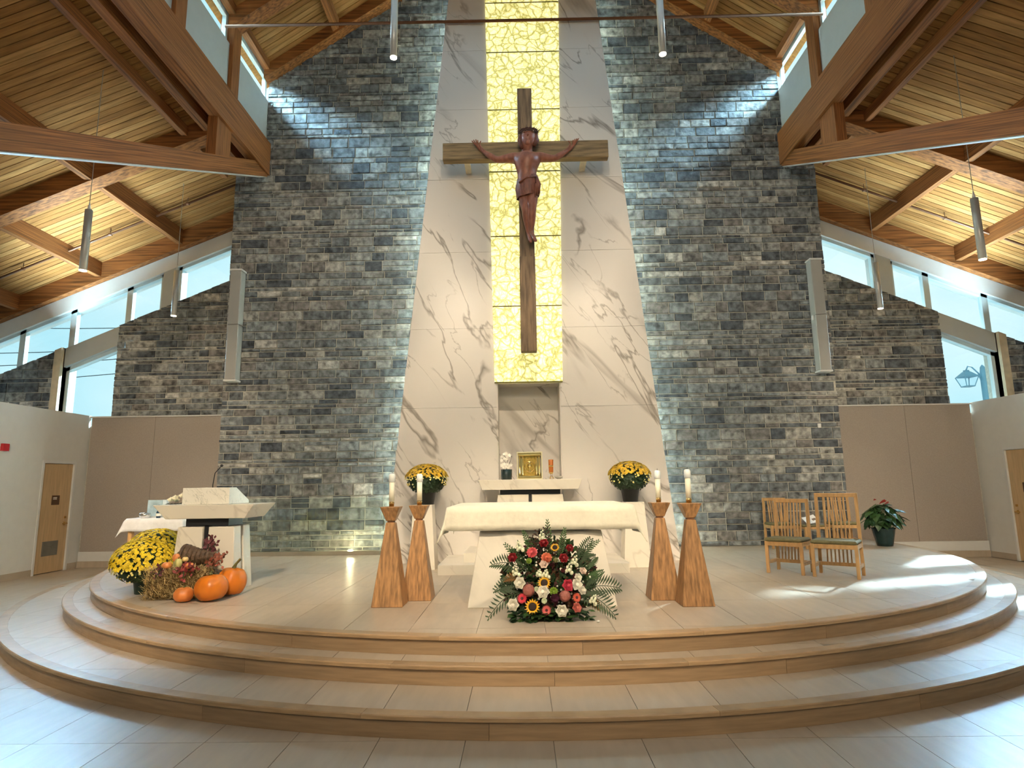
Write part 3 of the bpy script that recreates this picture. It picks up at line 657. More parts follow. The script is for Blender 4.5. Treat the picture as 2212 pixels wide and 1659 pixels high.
# ---- tabernacle
tb = thing('tabernacle', 'gilded square tabernacle with pillars and engraved chalice door', 'tabernacle', (0.03, 9.86, TZ))
w, h = .20, .43
MB().box(-w + .03, w - .03, -.03, .17, .03, h - .03).build('body', gold, tb)
fr = MB(); fr.box(-w, -w + .018, -.13, .18, 0, h).box(w - .018, w, -.13, .18, 0, h).box(-w + .018, w - .018, -.13, .18, h - .018, h).box(-w + .018, w - .018, -.13, .18, 0, .018)
fr.build('frame', M('pale_gold', (.85, .78, .50), .3, .8, var=.03), tb)
MB().box(-w + .02, w - .02, -.12, .0, .018, .06).build('base_moulding', gold, tb, bevel=.008)
MB().box(-w + .02, w - .02, -.12, .0, h - .06, h - .02).build('cornice', gold, tb, bevel=.008)
for x in (-.155, -.105, .105, .155):
    MB().lathe([(.022, 0), (.022, .03), (.014, .04), (.013, .26), (.021, .275), (.021, .30)], 12, (x, -.06, .062)).build('pillar', gold, tb, smooth=True)
dm = MB().box(-.09, .09, -.045, -.028, .06, h - .06).build('tabernacle_door', M('gold_dark', (.62, .42, .10), .3, 1.0, var=.2, scale=30), tb)
ring = MB(); n = 28
ring.tube([(.075 * math.cos(2 * pi * i / n), -.05, .20 + .085 * math.sin(2 * pi * i / n)) for i in range(n + 1)], .006, 6).build('medallion', gold, dm, smooth=True)
MB().lathe([(.03, 0), (.008, .02), (.008, .055), (.03, .07), (.036, .11)], 14, (0, -.05, .125)).ball((0, -.052, .265), .024, (1, .3, 1)).build('chalice_relief', gold, dm, smooth=True)
MB().tube([(-.03, -.05, .32), (-.015, -.052, .345), (0, -.052, .33), (.015, -.052, .345), (.03, -.05, .32)], .005, 6).build('crest', gold, dm)
# ---- sanctuary lamp and small dish
sl = thing('sanctuary_lamp', 'small amber glass sanctuary lamp on a brass foot beside the tabernacle', 'lamp', (.365, 9.78, TZ))
for a in (0, 2.1, 4.2): MB().tube([(.035 * math.cos(a), .035 * math.sin(a), 0.008), (.01 * math.cos(a), .01 * math.sin(a), .05), (.02 * math.cos(a), .02 * math.sin(a), .085)], [.009, .006, .006], 8).build('foot', brass, sl, smooth=True)
MB().lathe([(.02, .08), (.036, .10), (.038, .11)], 14).build('holder', brass, sl, smooth=True)
MB().lathe([(.036, .11), (.038, .2), (.04, .305), (.036, .305), (.034, .2)], 16, cap=False).build('amber_glass', M('amber', (.45, .14, .03), .15, var=.1), sl, smooth=True)
MB().lathe([(.02, .19), (.041, .195), (.041, .212), (.02, .215)], 14).build('gallery_ring', gold, sl, smooth=True)
tag(MB().lathe([(.02, 0), (.055, .02), (.07, .045), (.065, .045), (.05, .022), (.02, .008)], 16).build('glass_dish', M('dish_grey', (.45, .42, .36), .2), loc=(.475, 9.68, TZ), smooth=True), 'small pale dish at the right end of the marble shelf', 'dish')
# ---- orchid
def blossom(mb, c, r, n, mi, nrm=(0, -1, 0), cup=.25, layers=1):
    nv = Vector(nrm).normalized(); a = nv.orthogonal().normalized(); b = nv.cross(a); c = Vector(c)
    for L in range(layers):
        rr = r * (1 - .35 * L); off = L * .5
        vs = [c + nv * r * (.05 + .12 * L)]; m = 2 * n
        for i in range(m):
            t = 2 * pi * (i + off) / m; q = rr * (1 if i % 2 == 0 else .62)
            vs.append(c + (a * math.cos(t) + b * math.sin(t)) * q + nv * (cup * r * (1 if i % 2 == 0 else .55)))
        mb.add(vs, [(0, 1 + i, 1 + (i + 1) % m) for i in range(m)], mi)
petal_white = M('petal_white', (.84, .80, .70), .6, var=.05)
orc = thing('potted_orchid', 'white orchids in a dark ribbed glass pot beside the tabernacle', 'plant', (-.335, 9.76, TZ))
MB().lathe([(.085, 0), (.09, .16), (.082, .16), (.075, .03)], 18).build('pot', M('dark_glass_pot', (.015, .03, .03), .12, var=.3, scale=20, stretch=(1, 1, .1)), orc, smooth=True)
MB().tube([(0, 0, .15), (.02, 0, .3), (-.05, -.02, .40), (-.09, -.03, .36)], .005, 6).tube([(0, 0, .15), (.06, 0, .28), (.09, 0, .36), (.05, -.02, .40)], .004, 6).build('stem', leaf_d, orc)
rnd = random.Random(4)
for (x, z) in ((-.07, .36), (-.035, .395), (0, .405), (.02, .36), (.05, .375), (-.03, .33), (-.07, .30), (.005, .32), (-.07, .22), (-.03, .24), (.02, .235), (.05, .21), (.0, .20), (.075, .225), (-.045, .195), (.03, .185)):
    m_ = MB(); blossom(m_, (0, 0, 0), rnd.uniform(.026, .036), 5, 0, (rnd.uniform(-.4, .4), -1, rnd.uniform(-.1, .4)), .2, 2); m_.build('blossom', petal_white, orc, (x, -.045 - rnd.random() * .03, z))

# ---- crucifix
YC = 9.80
cr = thing('crucifix', 'large wooden crucifix with carved figure hanging before the lit onyx', 'crucifix', (.055, 9.9, 3.855))
MB().box(-.13, .13, -.09, .08, 0, 1.62).build('upright_lower', old_wood, cr, bevel=.008)
MB().box(-.125, .125, -.055, .08, 1.62, 4.72).build('upright', old_wood, cr, bevel=.008)
MB().box(-1.425, 1.425, -.07, .09, 3.39, 3.70).build('crossbeam', old_wood_x, cr, bevel=.008)
for x in (-1.02, 1.02): MB().box(x - .05, x + .05, .091, .499, 3.42, 3.48).build('wall_bracket', M('bracket_cream', (.70, .62, .48), .5), cr)
for z in (1.0, 4.2): MB().box(-.05, .05, .079, .465, z, z + .1).build('rear_bracket', black, cr)
def skin_body(name, V, E, mat, parent, loc, sub=2):
    me = bpy.data.meshes.new(name); me.from_pydata([v[:3] for v in V], E, [])
    me.materials.append(mat)
    o = put(name, me, parent, loc)
    bm = bmesh.new(); bm.from_mesh(me); lay = bm.verts.layers.skin.verify(); bm.verts.ensure_lookup_table()
    for i, v in enumerate(V):
        r = v[3]; d = bm.verts[i][lay]; d.radius = (r, r) if not isinstance(r, tuple) else r
        d.use_root = (i == 0)
    bm.to_mesh(me); bm.free()
    sk = o.modifiers.new('skin', 'SKIN'); sk.use_smooth_shade = True; sk.branch_smoothing = .6
    ss = o.modifiers.new('smooth', 'SUBSURF'); ss.levels = sub; ss.render_levels = sub
    return o
V = []; Eg = []
def vtx(x, z, r, y=9.72): V.append((x, y, z, r)); return len(V) - 1
def chain(ids):
    for a, b in zip(ids[:-1], ids[1:]): Eg.append((a, b))
pel = vtx(.085, 6.70, .175, 9.71); wai = vtx(.072, 6.87, .192, 9.69); rib = vtx(.066, 7.01, .245, 9.68); che = vtx(.070, 7.12, .262, 9.68)
nb = vtx(.080, 7.225, .15, 9.69); nk = vtx(.085, 7.29, .085, 9.66); hd0 = vtx(.086, 7.365, .095, 9.61); hd1 = vtx(.100, 7.45, .128, 9.61); hd2 = vtx(.112, 7.55, .135, 9.63); hd3 = vtx(.116, 7.63, .09, 9.65)
chain([pel, wai, rib, che, nb, nk, hd0, hd1, hd2, hd3])
for sgn, sh, d1, el, d2, wr, ha, fingers in (
        (-1, (-.125, 7.185), (-.28, 7.165), (-.43, 7.150), (-.56, 7.255), (-.672, 7.355), (-.755, 7.43), ((-.86, 7.53), (-.83, 7.545), (-.79, 7.55), (-.755, 7.535), (-.70, 7.515))),
        (1, (.270, 7.185), (.41, 7.165), (.535, 7.150), (.66, 7.245), (.782, 7.335), (.865, 7.405), ((.97, 7.535), (.94, 7.53), (.905, 7.52), (.87, 7.50), (.785, 7.485)))):
    a = vtx(*sh, .115, 9.69); b = vtx(*d1, .078, 9.70); c = vtx(*el, .058, 9.71); d = vtx(*d2, .056, 9.74); e = vtx(*wr, .036, 9.78); f = vtx(*ha, .034, 9.79)
    chain([che, a, b, c, d, e, f])
    for k, (fx, fz) in enumerate(fingers):
        r0 = .0125
        mx, mz = ha[0] + (fx - ha[0]) * .5, ha[1] + (fz - ha[1]) * .5
        g = vtx(mx, mz, r0, 9.765 - .006 * k); t = vtx(fx, fz, r0 * .75, 9.73 - .004 * k); chain([f if k < 4 else e, g, t])
for hx, kx, ax, tx, yy in ((.005, .045, .088, .125, 9.70), (.160, .140, .122, .205, 9.66)):
    a = vtx(hx, 6.60, .130, 9.72); b = vtx(hx + (kx - hx) * .5, 6.43, .112, yy + .01); c = vtx(kx, 6.24, .082, yy - .03); d = vtx((kx + ax) / 2, 6.06, .078, yy + .02); e = vtx(ax, 5.84, .040, yy + .06); f = vtx((ax * .7 + tx * .3), 5.78, .042, yy + .03); g = vtx(tx - .02, 5.68, .034, yy - .03); t = vtx(tx, 5.645, .018, yy - .05)
    chain([pel, a, b, c, d, e, f, g, t])
skin_body('figure', [(v[0] - .055, v[1] - 9.9, v[2] - 3.855, v[3]) for v in V], Eg, carving, cr, (0, 0, 0))
fig = cr.children[-1]
off = Vector((-.055, -9.9, -3.855))
hr = MB()
def hairfn(d): return 1 + .05 * math.sin(d.z * 24 + d.x * 9)
hr.ball(Vector((.118, 9.685, 7.57)) + off, .140, (1.0, .9, 1.0), 20, fn=hairfn)
for sx, zz in ((-1, 7.32), (1, 7.36)):
    hr.tube([Vector((.114 + sx * .10, 9.66, 7.58)) + off, Vector((.106 + sx * .13, 9.63, 7.45)) + off, Vector((.095 + sx * .105, 9.60, zz - .03)) + off], [.06, .058, .026], 10)
hr.build('hair', M('carved_hair', (.15, .048, .028), .55, var=.4, scale=14, stretch=(3, 3, 1), bump=.4), fig, smooth=True)
fc = MB().tube([Vector((.100, 9.518, 7.53)) + off, Vector((.094, 9.488, 7.475)) + off, Vector((.092, 9.505, 7.465)) + off], [.014, .021, .012], 8)
fc.ball(Vector((.086, 9.545, 7.375)) + off, .052, (1, .9, 1.1), 12).tube([Vector((.06, 9.522, 7.44)) + off, Vector((.09, 9.505, 7.447)) + off, Vector((.12, 9.522, 7.44)) + off], .010, 6)
for sx in (-1, 1): fc.ball(Vector((.10 + sx * .042, 9.52, 7.515)) + off, .019, (1.3, .6, .7), 8).tube([Vector((.10 + sx * .015, 9.508, 7.54)) + off, Vector((.10 + sx * .07, 9.525, 7.538)) + off], .010, 6)
fc.build('face', carving, fig, smooth=True)
ct = MB(); rnd = random.Random(8)
for k in range(4):
    ct.tube([Vector((.112 + .150 * math.cos(2 * pi * i / 22), 9.635 + .150 * math.sin(2 * pi * i / 22), 7.60 + .02 * math.sin(2 * pi * i / 22) + .022 * math.sin(5 * 2 * pi * i / 22 + k * 2.1))) + off for i in range(23)], .011, 6)
for i in range(26):
    a = 2 * pi * i / 26 + rnd.uniform(-.1, .1); b = Vector((.112 + .152 * math.cos(a), 9.635 + .15 * math.sin(a), 7.60 + .02 * math.sin(a))) + off
    ct.tube([b, b + Vector((.06 * math.cos(a), .05 * math.sin(a), rnd.uniform(-.02, .06)))], [.007, .001], 5)
ct.build('crown_of_thorns', M('thorn_wood', (.07, .024, .014), .6), fig)
lc = MB(); n = 40; prof = [(.155, .150, 6.83), (.178, .165, 6.79), (.200, .180, 6.72), (.208, .185, 6.62), (.202, .180, 6.54), (.185, .165, 6.465)]
vs = []
for k, (rx, ry, z) in enumerate(prof):
    for i in range(n):
        a = 2 * pi * i / n; wv = 1 + .035 * math.sin(7 * a + z * 30) + .02 * math.sin(13 * a)
        vs.append(Vector((.084 + rx * math.cos(a) * wv, 9.715 + ry * math.sin(a) * wv, z + (.03 * math.cos(a - .4) if k == len(prof) - 1 else .02 * math.cos(a)))) + off)
lc.add(vs, [(k * n + i, k * n + (i + 1) % n, (k + 1) * n + (i + 1) % n, (k + 1) * n + i) for k in range(len(prof) - 1) for i in range(n)])
for dx in (0, .03, .055): lc.tube([Vector((.215 + dx * .4, 9.57, 6.74)) + off, Vector((.215 + dx, 9.57, 6.62)) + off, Vector((.195 + dx * 1.2, 9.585, 6.40 + dx)) + off], [.022, .03, .012], 8)
lc.tube([Vector((-.07, 9.565, 6.66)) + off, Vector((.06, 9.525, 6.735)) + off, Vector((.22, 9.57, 6.77)) + off], .018, 8)
lc.build('loincloth', M('carved_cloth', (.20, .068, .04), .5, var=.35, scale=10, stretch=(3, 3, 1), bump=.2), fig, smooth=True)

# ---- candle stands and candles
def stand(x, y, label, clabel, z=0):
    t = thing('candle_stand', label, 'candle stand', (x, y, PZ), group='oak candle stands beside the altar')
    MB().hexa((-.168, .168, -.16, .16), (-.05, .05, -.048, .048), 0, .865).build('pyramid_base', oak_stand, t, bevel=.006)
    MB().hexa((-.036, .036, -.036, .036), (-.036, .036, -.036, .036), .862, .885).build('neck', M('oak_neck', (.20, .08, .03), .5), t)
    MB().hexa((-.048, .048, -.046, .046), (-.108, .108, -.104, .104), .882, 1.035).build('bowl', oak_stand, t, bevel=.005)
    MB().lathe([(.028, 1.034), (.028, 1.06), (.03, 1.06), (.03, 1.085), (.02, 1.09)], 14).build('socket', brass, t, smooth=True)
    c = thing('candle', clabel, 'candle', (x, y, PZ + 1.078), group='white altar candles')
    MB().lathe([(.030, 0.012), (.030, .225), (.012, .232)], 16).build('wax', wax, c, smooth=True)
    MB().lathe([(.030, .222), (.037, .225), (.036, .30), (.026, .315), (.012, .318)], 16).build('glass_follower', M('frosted_glass', (.82, .84, .80), .2, var=.03), c, smooth=True)
    MB().tube([(0, 0, .315), (.002, 0, .335)], .003, 5).build('wick', black, c)
stand(-1.535, 6.90, 'oak pyramid candle stand, front one of the pair left of the altar', 'white candle on the outer left oak stand')
stand(-1.285, 7.25, 'oak pyramid candle stand, rear one of the pair left of the altar', 'white candle on the inner left oak stand')
stand(1.445, 7.12, 'oak pyramid candle stand, rear one of the pair right of the altar', 'white candle on the inner right oak stand')
stand(1.69, 6.76, 'oak pyramid candle stand, front one of the pair right of the altar', 'white candle on the outer right oak stand')

# ---- chrysanthemums
yel = M('mum_yellow', (.86, .60, .02), .6, var=.25, scale=20)
yel2 = M('mum_bronze', (.70, .45, .03), .6, var=.35, scale=20)
cream = M('mum_bud', (.80, .70, .25), .6, var=.1)
pot_black = M('pot_black', (.016, .018, .018), .45, var=.2)
pot_green = M('pot_green', (.02, .055, .045), .4, var=.3)
def mum(x, y, z, label, dome_r, dome_h, pot_r, pot_h, n, ym, potm, seed, group, low=.0):
    t = thing('potted_chrysanthemum', label, 'plant', (x, y, z), group=group); rnd = random.Random(seed)
    MB().lathe([(pot_r * .72, 0), (pot_r * .95, pot_h * .82), (pot_r * 1.04, pot_h * .83), (pot_r * 1.06, pot_h), (pot_r * .9, pot_h)], 20).build('pot', potm, t, smooth=True)
    fb = MB(); fb.ball((0, 0, pot_h + dome_h * .35), 1, (dome_r * .86, dome_r * .86, dome_h * .58), 18)
    for i in range(520):
        a = rnd.uniform(0, 2 * pi); u = rnd.uniform(-.85, .35); q = math.sqrt(1 - u * u)
        p = Vector((dome_r * .90 * q * math.cos(a), dome_r * .90 * q * math.sin(a), pot_h + dome_h * .35 + u * dome_h * .60)); nr = Vector((q * math.cos(a), q * math.sin(a), u * .8 + .2)).normalized()
        s_ = rnd.uniform(.018, .034); b_ = nr.orthogonal().normalized(); b_.rotate(Matrix.Rotation(rnd.uniform(0, 6), 3, nr)); c_ = nr.cross(b_)
        fb.add([p - b_ * s_, p + c_ * s_ * .6 + nr * .008, p + b_ * s_ * 1.2 + nr * s_ * .5, p - c_ * s_ * .6 + nr * .008], [(0, 1, 2, 3)])
    fb.build('foliage', leaf_d, t)['kind'] = 'stuff'
    bl = MB()
    for i in range(n):
        u = 1 - (i + .5) / n * (1.0 - low) ; a = i * 2.39996 + rnd.uniform(-.2, .2)
        q = math.sqrt(max(0, 1 - u * u)); 
        if u < low + .16 and rnd.random() < .55: continue
        p = Vector((dome_r * q * math.cos(a), dome_r * q * math.sin(a), pot_h + dome_h * .35 + u * dome_h * .66)) * 1.0
        nr = Vector((q * math.cos(a) * .8, q * math.sin(a) * .8, u + .25)).normalized()
        r_ = rnd.uniform(.022, .031) if u > low + .2 else rnd.uniform(.014, .02)
        blossom(bl, p + nr * rnd.uniform(0, .015), r_, 6, 0 if u > low + .2 else 1, nr, .35, 2)
    for i in range(40):
        a = rnd.uniform(0, 2 * pi); u = rnd.uniform(low - .45, low + .1); q = math.sqrt(max(0.05, 1 - u * u))
        p = Vector((dome_r * .96 * q * math.cos(a), dome_r * .96 * q * math.sin(a), pot_h + dome_h * .35 + u * dome_h * .62)); bl.ball(p, rnd.uniform(.008, .014), n=6, mi=1)
    bl.build('blossoms', [ym, cream], t)['kind'] = 'stuff'
    return t
for x, side in ((-1.66, 'left'), (1.66, 'right')):
    s_ = -1 if x < 0 else 1
    pd = thing('flower_pedestal', 'tapered white marble pedestal carrying the potted flowers, %s of the tabernacle' % side, 'pedestal', (x - s_ * .03, 9.80, PZ))
    MB().hexa((-.205, .205, -.20, .20), (-.145, .145, -.145, .145), 0, .965).build('column', marble2, pd, bevel=.005)
    mum(x - s_ * .07, 9.80, PZ + .966, 'yellow-bronze chrysanthemums in black pot on the %s marble pedestal' % side, .325, .36, .155, .25, 620, yel2, pot_black, 30 + s_, 'chrysanthemums on the marble pedestals', -.02)
mum(-4.78, 7.80, PZ, 'round yellow chrysanthemum in green pot, nearest the platform edge by the hay', .345, .42, .105, .22, 900, yel, pot_green, 51, 'yellow chrysanthemums by the ambo', -.38)
mum(-5.05, 8.52, PZ, 'round yellow chrysanthemum behind the front one, beside the small cloth table', .36, .44, .11, .27, 900, yel, pot_green, 52, 'yellow chrysanthemums by the ambo', -.38)

# ---- ambo
am = thing('ambo', 'white stone ambo with boat-shaped slab and slanted reading block', 'lectern', (-4.07, 8.10, PZ))
quarters(am, (.405, .265), (.355, .225), 0, .785, .035, marble2)
MB().box(-.03, .03, -.2, .2, 0, .80).build('steel_core', black, am)
MB().box(-.27, .27, -.2, .2, .79, .885).build('steel_plate', black, am)
MB().hexa((-.50, .50, -.27, .33), (-.65, .63, -.31, .38), .886, 1.06).build('slab', marble2, am, bevel=.005)
MB().prism([(-.22, 1.061), (-.22, 1.27), (-.03, 1.27), (.36, 1.10), (.36, 1.061)], -.33, .27, 'x').build('reading_block', marble3, am, bevel=.004)
MB().tube([(-.17, .25, 1.12), (-.17, .22, 1.30), (-.10, .12, 1.46), (0.03, .02, 1.55)], .006, 6).ball((.035, .015, 1.555), .018, (1, 1.2, 1)).build('microphone', black, am, smooth=True)
MB().box(-.16, .2, -.03, .28, -.006, .010).build('open_book', M('book_white', (.8, .77, .68), .7), am, (0, 0, 1.235), rot=(math.radians(-23), 0, 0))
fw = thing('cut_flowers', 'small bunch of white roses lying on the left end of the ambo slab', 'flowers', (-4.50, 7.98, PZ + 1.06))
for i, (x, y, z, r) in enumerate(((-.10, 0, .05, .05), (-.02, -.04, .075, .05), (.05, 0, .10, .055), (.10, .03, .045, .045), (-.05, .05, .04, .045))):
    m_ = MB()
    for L in range(3): blossom(m_, (0, 0, .012 * L), r * (1 - .22 * L), 5, 0, (.2, -.6, .8), .5)
    m_.build('rose', M('rose_cream', (.82, .74, .52), .6, var=.06), fw, (x, y, z))
lf = MB()
for a in range(7): lf.add([(-.14 + .04 * a, -.05, .004), (-.11 + .04 * a, -.09, .01), (-.08 + .04 * a, -.05, .03), (-.11 + .04 * a, -.02, .012)], [(0, 1, 2, 3)])
lf.build('leaves', leaf_d, fw)

# ---- credence table
cd = thing('credence_table', 'small oak side table under a white cloth behind the ambo', 'table', (-5.70, 9.75, PZ))
for x in (-.36, .36):
    for y in (-.2, .2): MB().box(x - .03, x + .03, y - .03, y + .03, 0, .77).build('leg', oak_chair, cd)
MB().box(-.42, .42, -.25, .25, .77, .81).build('tabletop', oak_chair, cd)
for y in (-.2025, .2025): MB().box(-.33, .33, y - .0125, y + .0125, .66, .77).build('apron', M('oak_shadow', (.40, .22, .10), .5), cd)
tag(drape('credence_cloth', linen_white, -5.70, 9.75, PZ + .812, .425, .255, .20, .19, 5, nx=30, ny=22), 'white cloth with hanging corners on the small side table', 'tablecloth')
gl = glass_mat('blue_glass', (.55, .75, .85), .12)
bk = thing('glass_display_box', 'pale blue glass box standing upright on the side table cloth', 'box', (-5.84, 9.82, PZ + .822))
MB().box(-.13, .10, -.05, .05, 0.02, .27).build('glass_case', M('blue_pane', (.38, .50, .55), .15, var=.25, scale=7), bk)
MB().box(-.14, .11, -.06, .06, 0, .02).build('base', metal_pale, bk)
MB().box(.10, .16, -.04, .04, 0.0, .27).build('side_pane', M('blue_pane2', (.60, .70, .74), .15), bk)
tag(MB().lathe([(.05, 0), (.07, .02), (.085, .05), (.075, .075), (.03, .085)], 16).build('silver_bowl', M('silver', (.75, .75, .74), .2, .9), loc=(-5.90, 9.60, PZ + .822), smooth=True), 'small silver bowl in front of the blue glass box', 'bowl')
crt = thing('wine_cruet', 'dark stoppered cruet with white label on the side table', 'cruet', (-5.70, 9.62, PZ + .822))
MB().lathe([(.03, 0), (.035, .05), (.03, .09), (.012, .13), (.01, .2)], 12).build('bottle', M('cruet_dark', (.02, .05, .09), .15), crt, smooth=True)
MB().lathe([(.036, .03), (.037, .07)], 12, cap=False).build('cruet_label', petal_white, crt)

# ---- glass screen in front of the left stone wall
gs = thing('glass_screen', 'low clear glass screen in a metal channel before the left stone wall', 'glass screen', (0, 11.8, PZ))
MB().box(-5.45, -2.45, -.035, .035, 0, .075).build('channel', M('channel_metal', (.48, .43, .34), .25, .7, var=.05), gs)
for a, b in ((-5.45, -4.81), (-4.80, -2.45)): MB().box(a, b, -.006, .006, .075, 1.05).build('glass_pane', clear_glass, gs); MB().box(a, b, -.0065, .0065, 1.05, 1.058).build('edge_highlight', M('painted_highlight', (.62, .66, .55), .2), gs)  # pale strip paints the highlight along the top of the glass
lamp_b = tag(MB().lathe([(.03, 0), (.045, .01), (.045, .05), (.03, .055)], 14).build('floor_uplight', glow, loc=(-3.42, 12.2, PZ), smooth=True), 'small glowing floor uplight at the foot of the left stone wall', 'light')
lamp('uplight_glow', 'POINT', (-3.42, 12.2, PZ + .12), (-3.42, 12.3, 2), 9, (1, .85, .5), shadow_soft_size=.05)

# ---- harvest display
straw_m = [M('straw_%d' % i, c, .8, var=.2) for i, c in enumerate(((.42, .29, .11), (.30, .19, .065), (.55, .41, .19), (.20, .12, .04)))]
hb = thing('hay_bale', 'small shaggy hay bale beneath the cornucopia', 'hay bale', (-4.14, 7.53, PZ), rz=math.radians(6))
MB().box(-.32, .32, -.17, .17, 0.0, .33).build('core', straw_m[3], hb, bevel=.04)
st_ = MB(); rnd = random.Random(17)
for i in range(2600):
    f = rnd.random(); x, y, z = rnd.uniform(-.34, .34), rnd.uniform(-.19, .19), rnd.uniform(.0, .34)
    if f < .5: y = -.175 - rnd.random() * .03
    elif f < .75: z = .325 + rnd.random() * .03
    elif f < .87: x = -.33 - rnd.random() * .03
    else: x = .33 + rnd.random() * .03
    d = Vector((rnd.gauss(0, 1), rnd.gauss(0, .35), rnd.gauss(0, .8))).normalized() * rnd.uniform(.03, .075)
    p = Vector((x, y, max(.01, z))); q = p + d
    q.z = max(.004, q.z); w_ = Vector((0, -.2, 1)).cross(d).normalized() * .0038
    st_.add([p - w_, p + w_, q + w_ * .6, q - w_ * .6], [(0, 1, 2, 3)], rnd.choice((0, 0, 1, 2, 2)))
st_.build('straw', straw_m[:3], hb)['kind'] = 'stuff'
def pumpkin(name, x, y, z, r, sz, ribs, mat, label, group=None, stem=.06, tilt=(0, 0, 0), stemdir=(.4, 0, 1)):
    t = thing(name, label, 'pumpkin' if 'pump' in name else 'gourd', (x, y, z), group=group); t.rotation_euler = tilt
    def fn(d):
        a = math.atan2(d.y, d.x); return (1 - .045 * abs(math.sin(a * ribs / 2)) ** .7) * (1 - .16 * max(0, abs(d.z) - .75) / .25)
    MB().ball((0, 0, r * sz * .90), r, (1, 1, sz), 44, fn=fn).build('flesh', mat, t, smooth=True)
    s = Vector(stemdir).normalized(); b = Vector((0, 0, r * sz * 1.72))
    MB().tube([b, b + s * stem * .5, b + s * stem + Vector((.02, 0, 0))], [.022 * r / .15, .013 * r / .15, .012 * r / .15], 7).build('stem', M('pumpkin_stem', (.12, .11, .03), .7, var=.3), t)
    return t
pk = M('pumpkin_orange', (.62, .17, .012), .35, var=.18, scale=4, stretch=(1, 1, .4))
pk2 = M('gourd_orange', (.75, .26, .07), .45, var=.15, scale=6)
pumpkin('pumpkin', -3.625, 7.24, PZ, .184, .90, 10, pk, 'largest smooth orange pumpkin, in front of the hay bale', 'harvest pumpkins', .05, (.0, -.12, 0), (-.2, .5, 1))
pumpkin('pumpkin', -3.60, 7.61, PZ, .176, 1.04, 10, pk, 'orange pumpkin with curled stem behind the largest one', 'harvest pumpkins', .12, (0, .1, 0))
pumpkin('pumpkin', -3.93, 7.19, PZ, .110, .84, 8, M('pumpkin_small', (.66, .20, .04), .4, var=.15, scale=5), 'small orange pumpkin at the foot of the hay bale', 'harvest pumpkins', .02)
HZ = PZ + .345
cn = thing('cornucopia', 'woven brown cornucopia horn lying on the hay bale', 'cornucopia', (-3.98, 7.50, HZ))
for k in range(9):
    f0, f1 = k / 9, (k + 1) / 9
    P = lambda f: Vector((-.13 + .42 * f, .02 + .04 * f, .13 - .07 * f + .05 * f * f))
    R = lambda f: .115 * (1 - f) ** .8 + .014
    MB().tube([P(f0), P((f0 + f1) / 2), P(f1)], [R(f0), R((f0 + f1) / 2) * 1.07, R(f1)], 16).build('woven_coil', M('wicker', (.105, .06, .03), .7, var=.4, scale=30, bump=.5), cn, smooth=True)
MB().tube([Vector((-.135, .02 + .115 * math.cos(2 * pi * i / 24), .13 + .115 * math.sin(2 * pi * i / 24))) for i in range(25)], .022, 8).build('rim', MATS['wicker'], cn, smooth=True)
for i, (nm, x, y, z, r, sz, m_, lb) in enumerate((
        ('gourd', -4.155, 7.42, HZ + .07, .058, .95, pk2, 'orange gourd with stem at the mouth of the cornucopia'),
        ('gourd', -4.25, 7.38, HZ - .005, .056, .8, pk2, 'small orange gourd left of the pale striped one on the hay'),
        ('gourd', -3.98, 7.36, HZ - .005, .052, .8, pk2, 'small orange gourd below the cornucopia horn'),
        ('gourd', -4.11, 7.36, HZ + .005, .046, 1.35, M('gourd_pale', (.50, .46, .16), .5, var=.4, scale=8, stretch=(4, 4, .3)), 'pale green striped gourd on the hay bale'),
        ('gourd', -4.05, 7.40, HZ + .07, .036, .95, M('gourd_cream', (.75, .52, .22), .5), 'small cream gourd inside the cornucopia mouth'))):
    pumpkin(nm, x, y, z, r, sz, 8, m_, lb, 'gourds on the hay', .03)
def sprig(name, label, base, stems, mat, leaf, seed, group):
    t = thing(name, label, 'foliage', base, group=group); rnd = random.Random(seed)
    for tip in stems:
        tip = Vector(tip); mid = tip * .5 + Vector((0, 0, .03))
        MB().tube([(0, 0, 0), mid, tip], [.006, .005, .003], 5).build('stem', leaf_d, t)
        n = max(9, int(tip.length / .014))
        for k in range(n):
            f = .25 + .8 * k / n; p = (mid * 2 * f if f < .5 else mid + (tip - mid) * (f - .5) * 2)
            d = Vector((rnd.gauss(0, 1), rnd.gauss(-.2, .6), rnd.gauss(.2, .8))).normalized(); l = leaf * rnd.uniform(.8, 1.4); w_ = d.cross(Vector((0, -1, .3))).normalized() * l * .33
            MB().add([(0, 0, 0), d * l * .5 + w_, d * l, d * l * .5 - w_], [(0, 1, 2, 3)]).build('leaf', mat, t, p)
aut = M('autumn_red', (.26, .04, .035), .6, var=.4, scale=12); aut2 = M('autumn_plum', (.13, .03, .035), .6, var=.4, scale=12); aut3 = M('autumn_rust', (.30, .085, .045), .6, var=.4, scale=12)
sprig('autumn_spray', 'upright plum-red autumn leaf spray behind the cornucopia', (-3.92, 7.60, HZ + .05), [(.05, 0, .30), (.13, 0, .22), (.01, .02, .24), (.09, .02, .26)], aut2, .05, 61, 'autumn leaf sprays')
sprig('autumn_spray', 'rust-coloured leaf spray at the right end of the hay', (-3.85, 7.45, HZ + .02), [(.24, -.04, .06), (.27, .0, .13), (.18, -.06, .02), (.12, -.1, .0), (.22, -.02, .0)], aut3, .045, 62, 'autumn leaf sprays')
sprig('autumn_spray', 'crimson leaf spray hanging over the front of the hay bale', (-4.05, 7.36, HZ + .0), [(.05, -.06, -.12), (.14, -.05, -.05), (.2, -.04, .0), (-.05, -.06, -.06), (.10, -.06, .03)], aut, .05, 63, 'autumn leaf sprays')
sprig('autumn_spray', 'dark plum leaf spray at the left end of the hay', (-4.28, 7.36, HZ), [(-.05, -.06, -.10), (-.10, -.05, -.02), (-.02, -.07, -.06)], aut2, .045, 64, 'autumn leaf sprays')

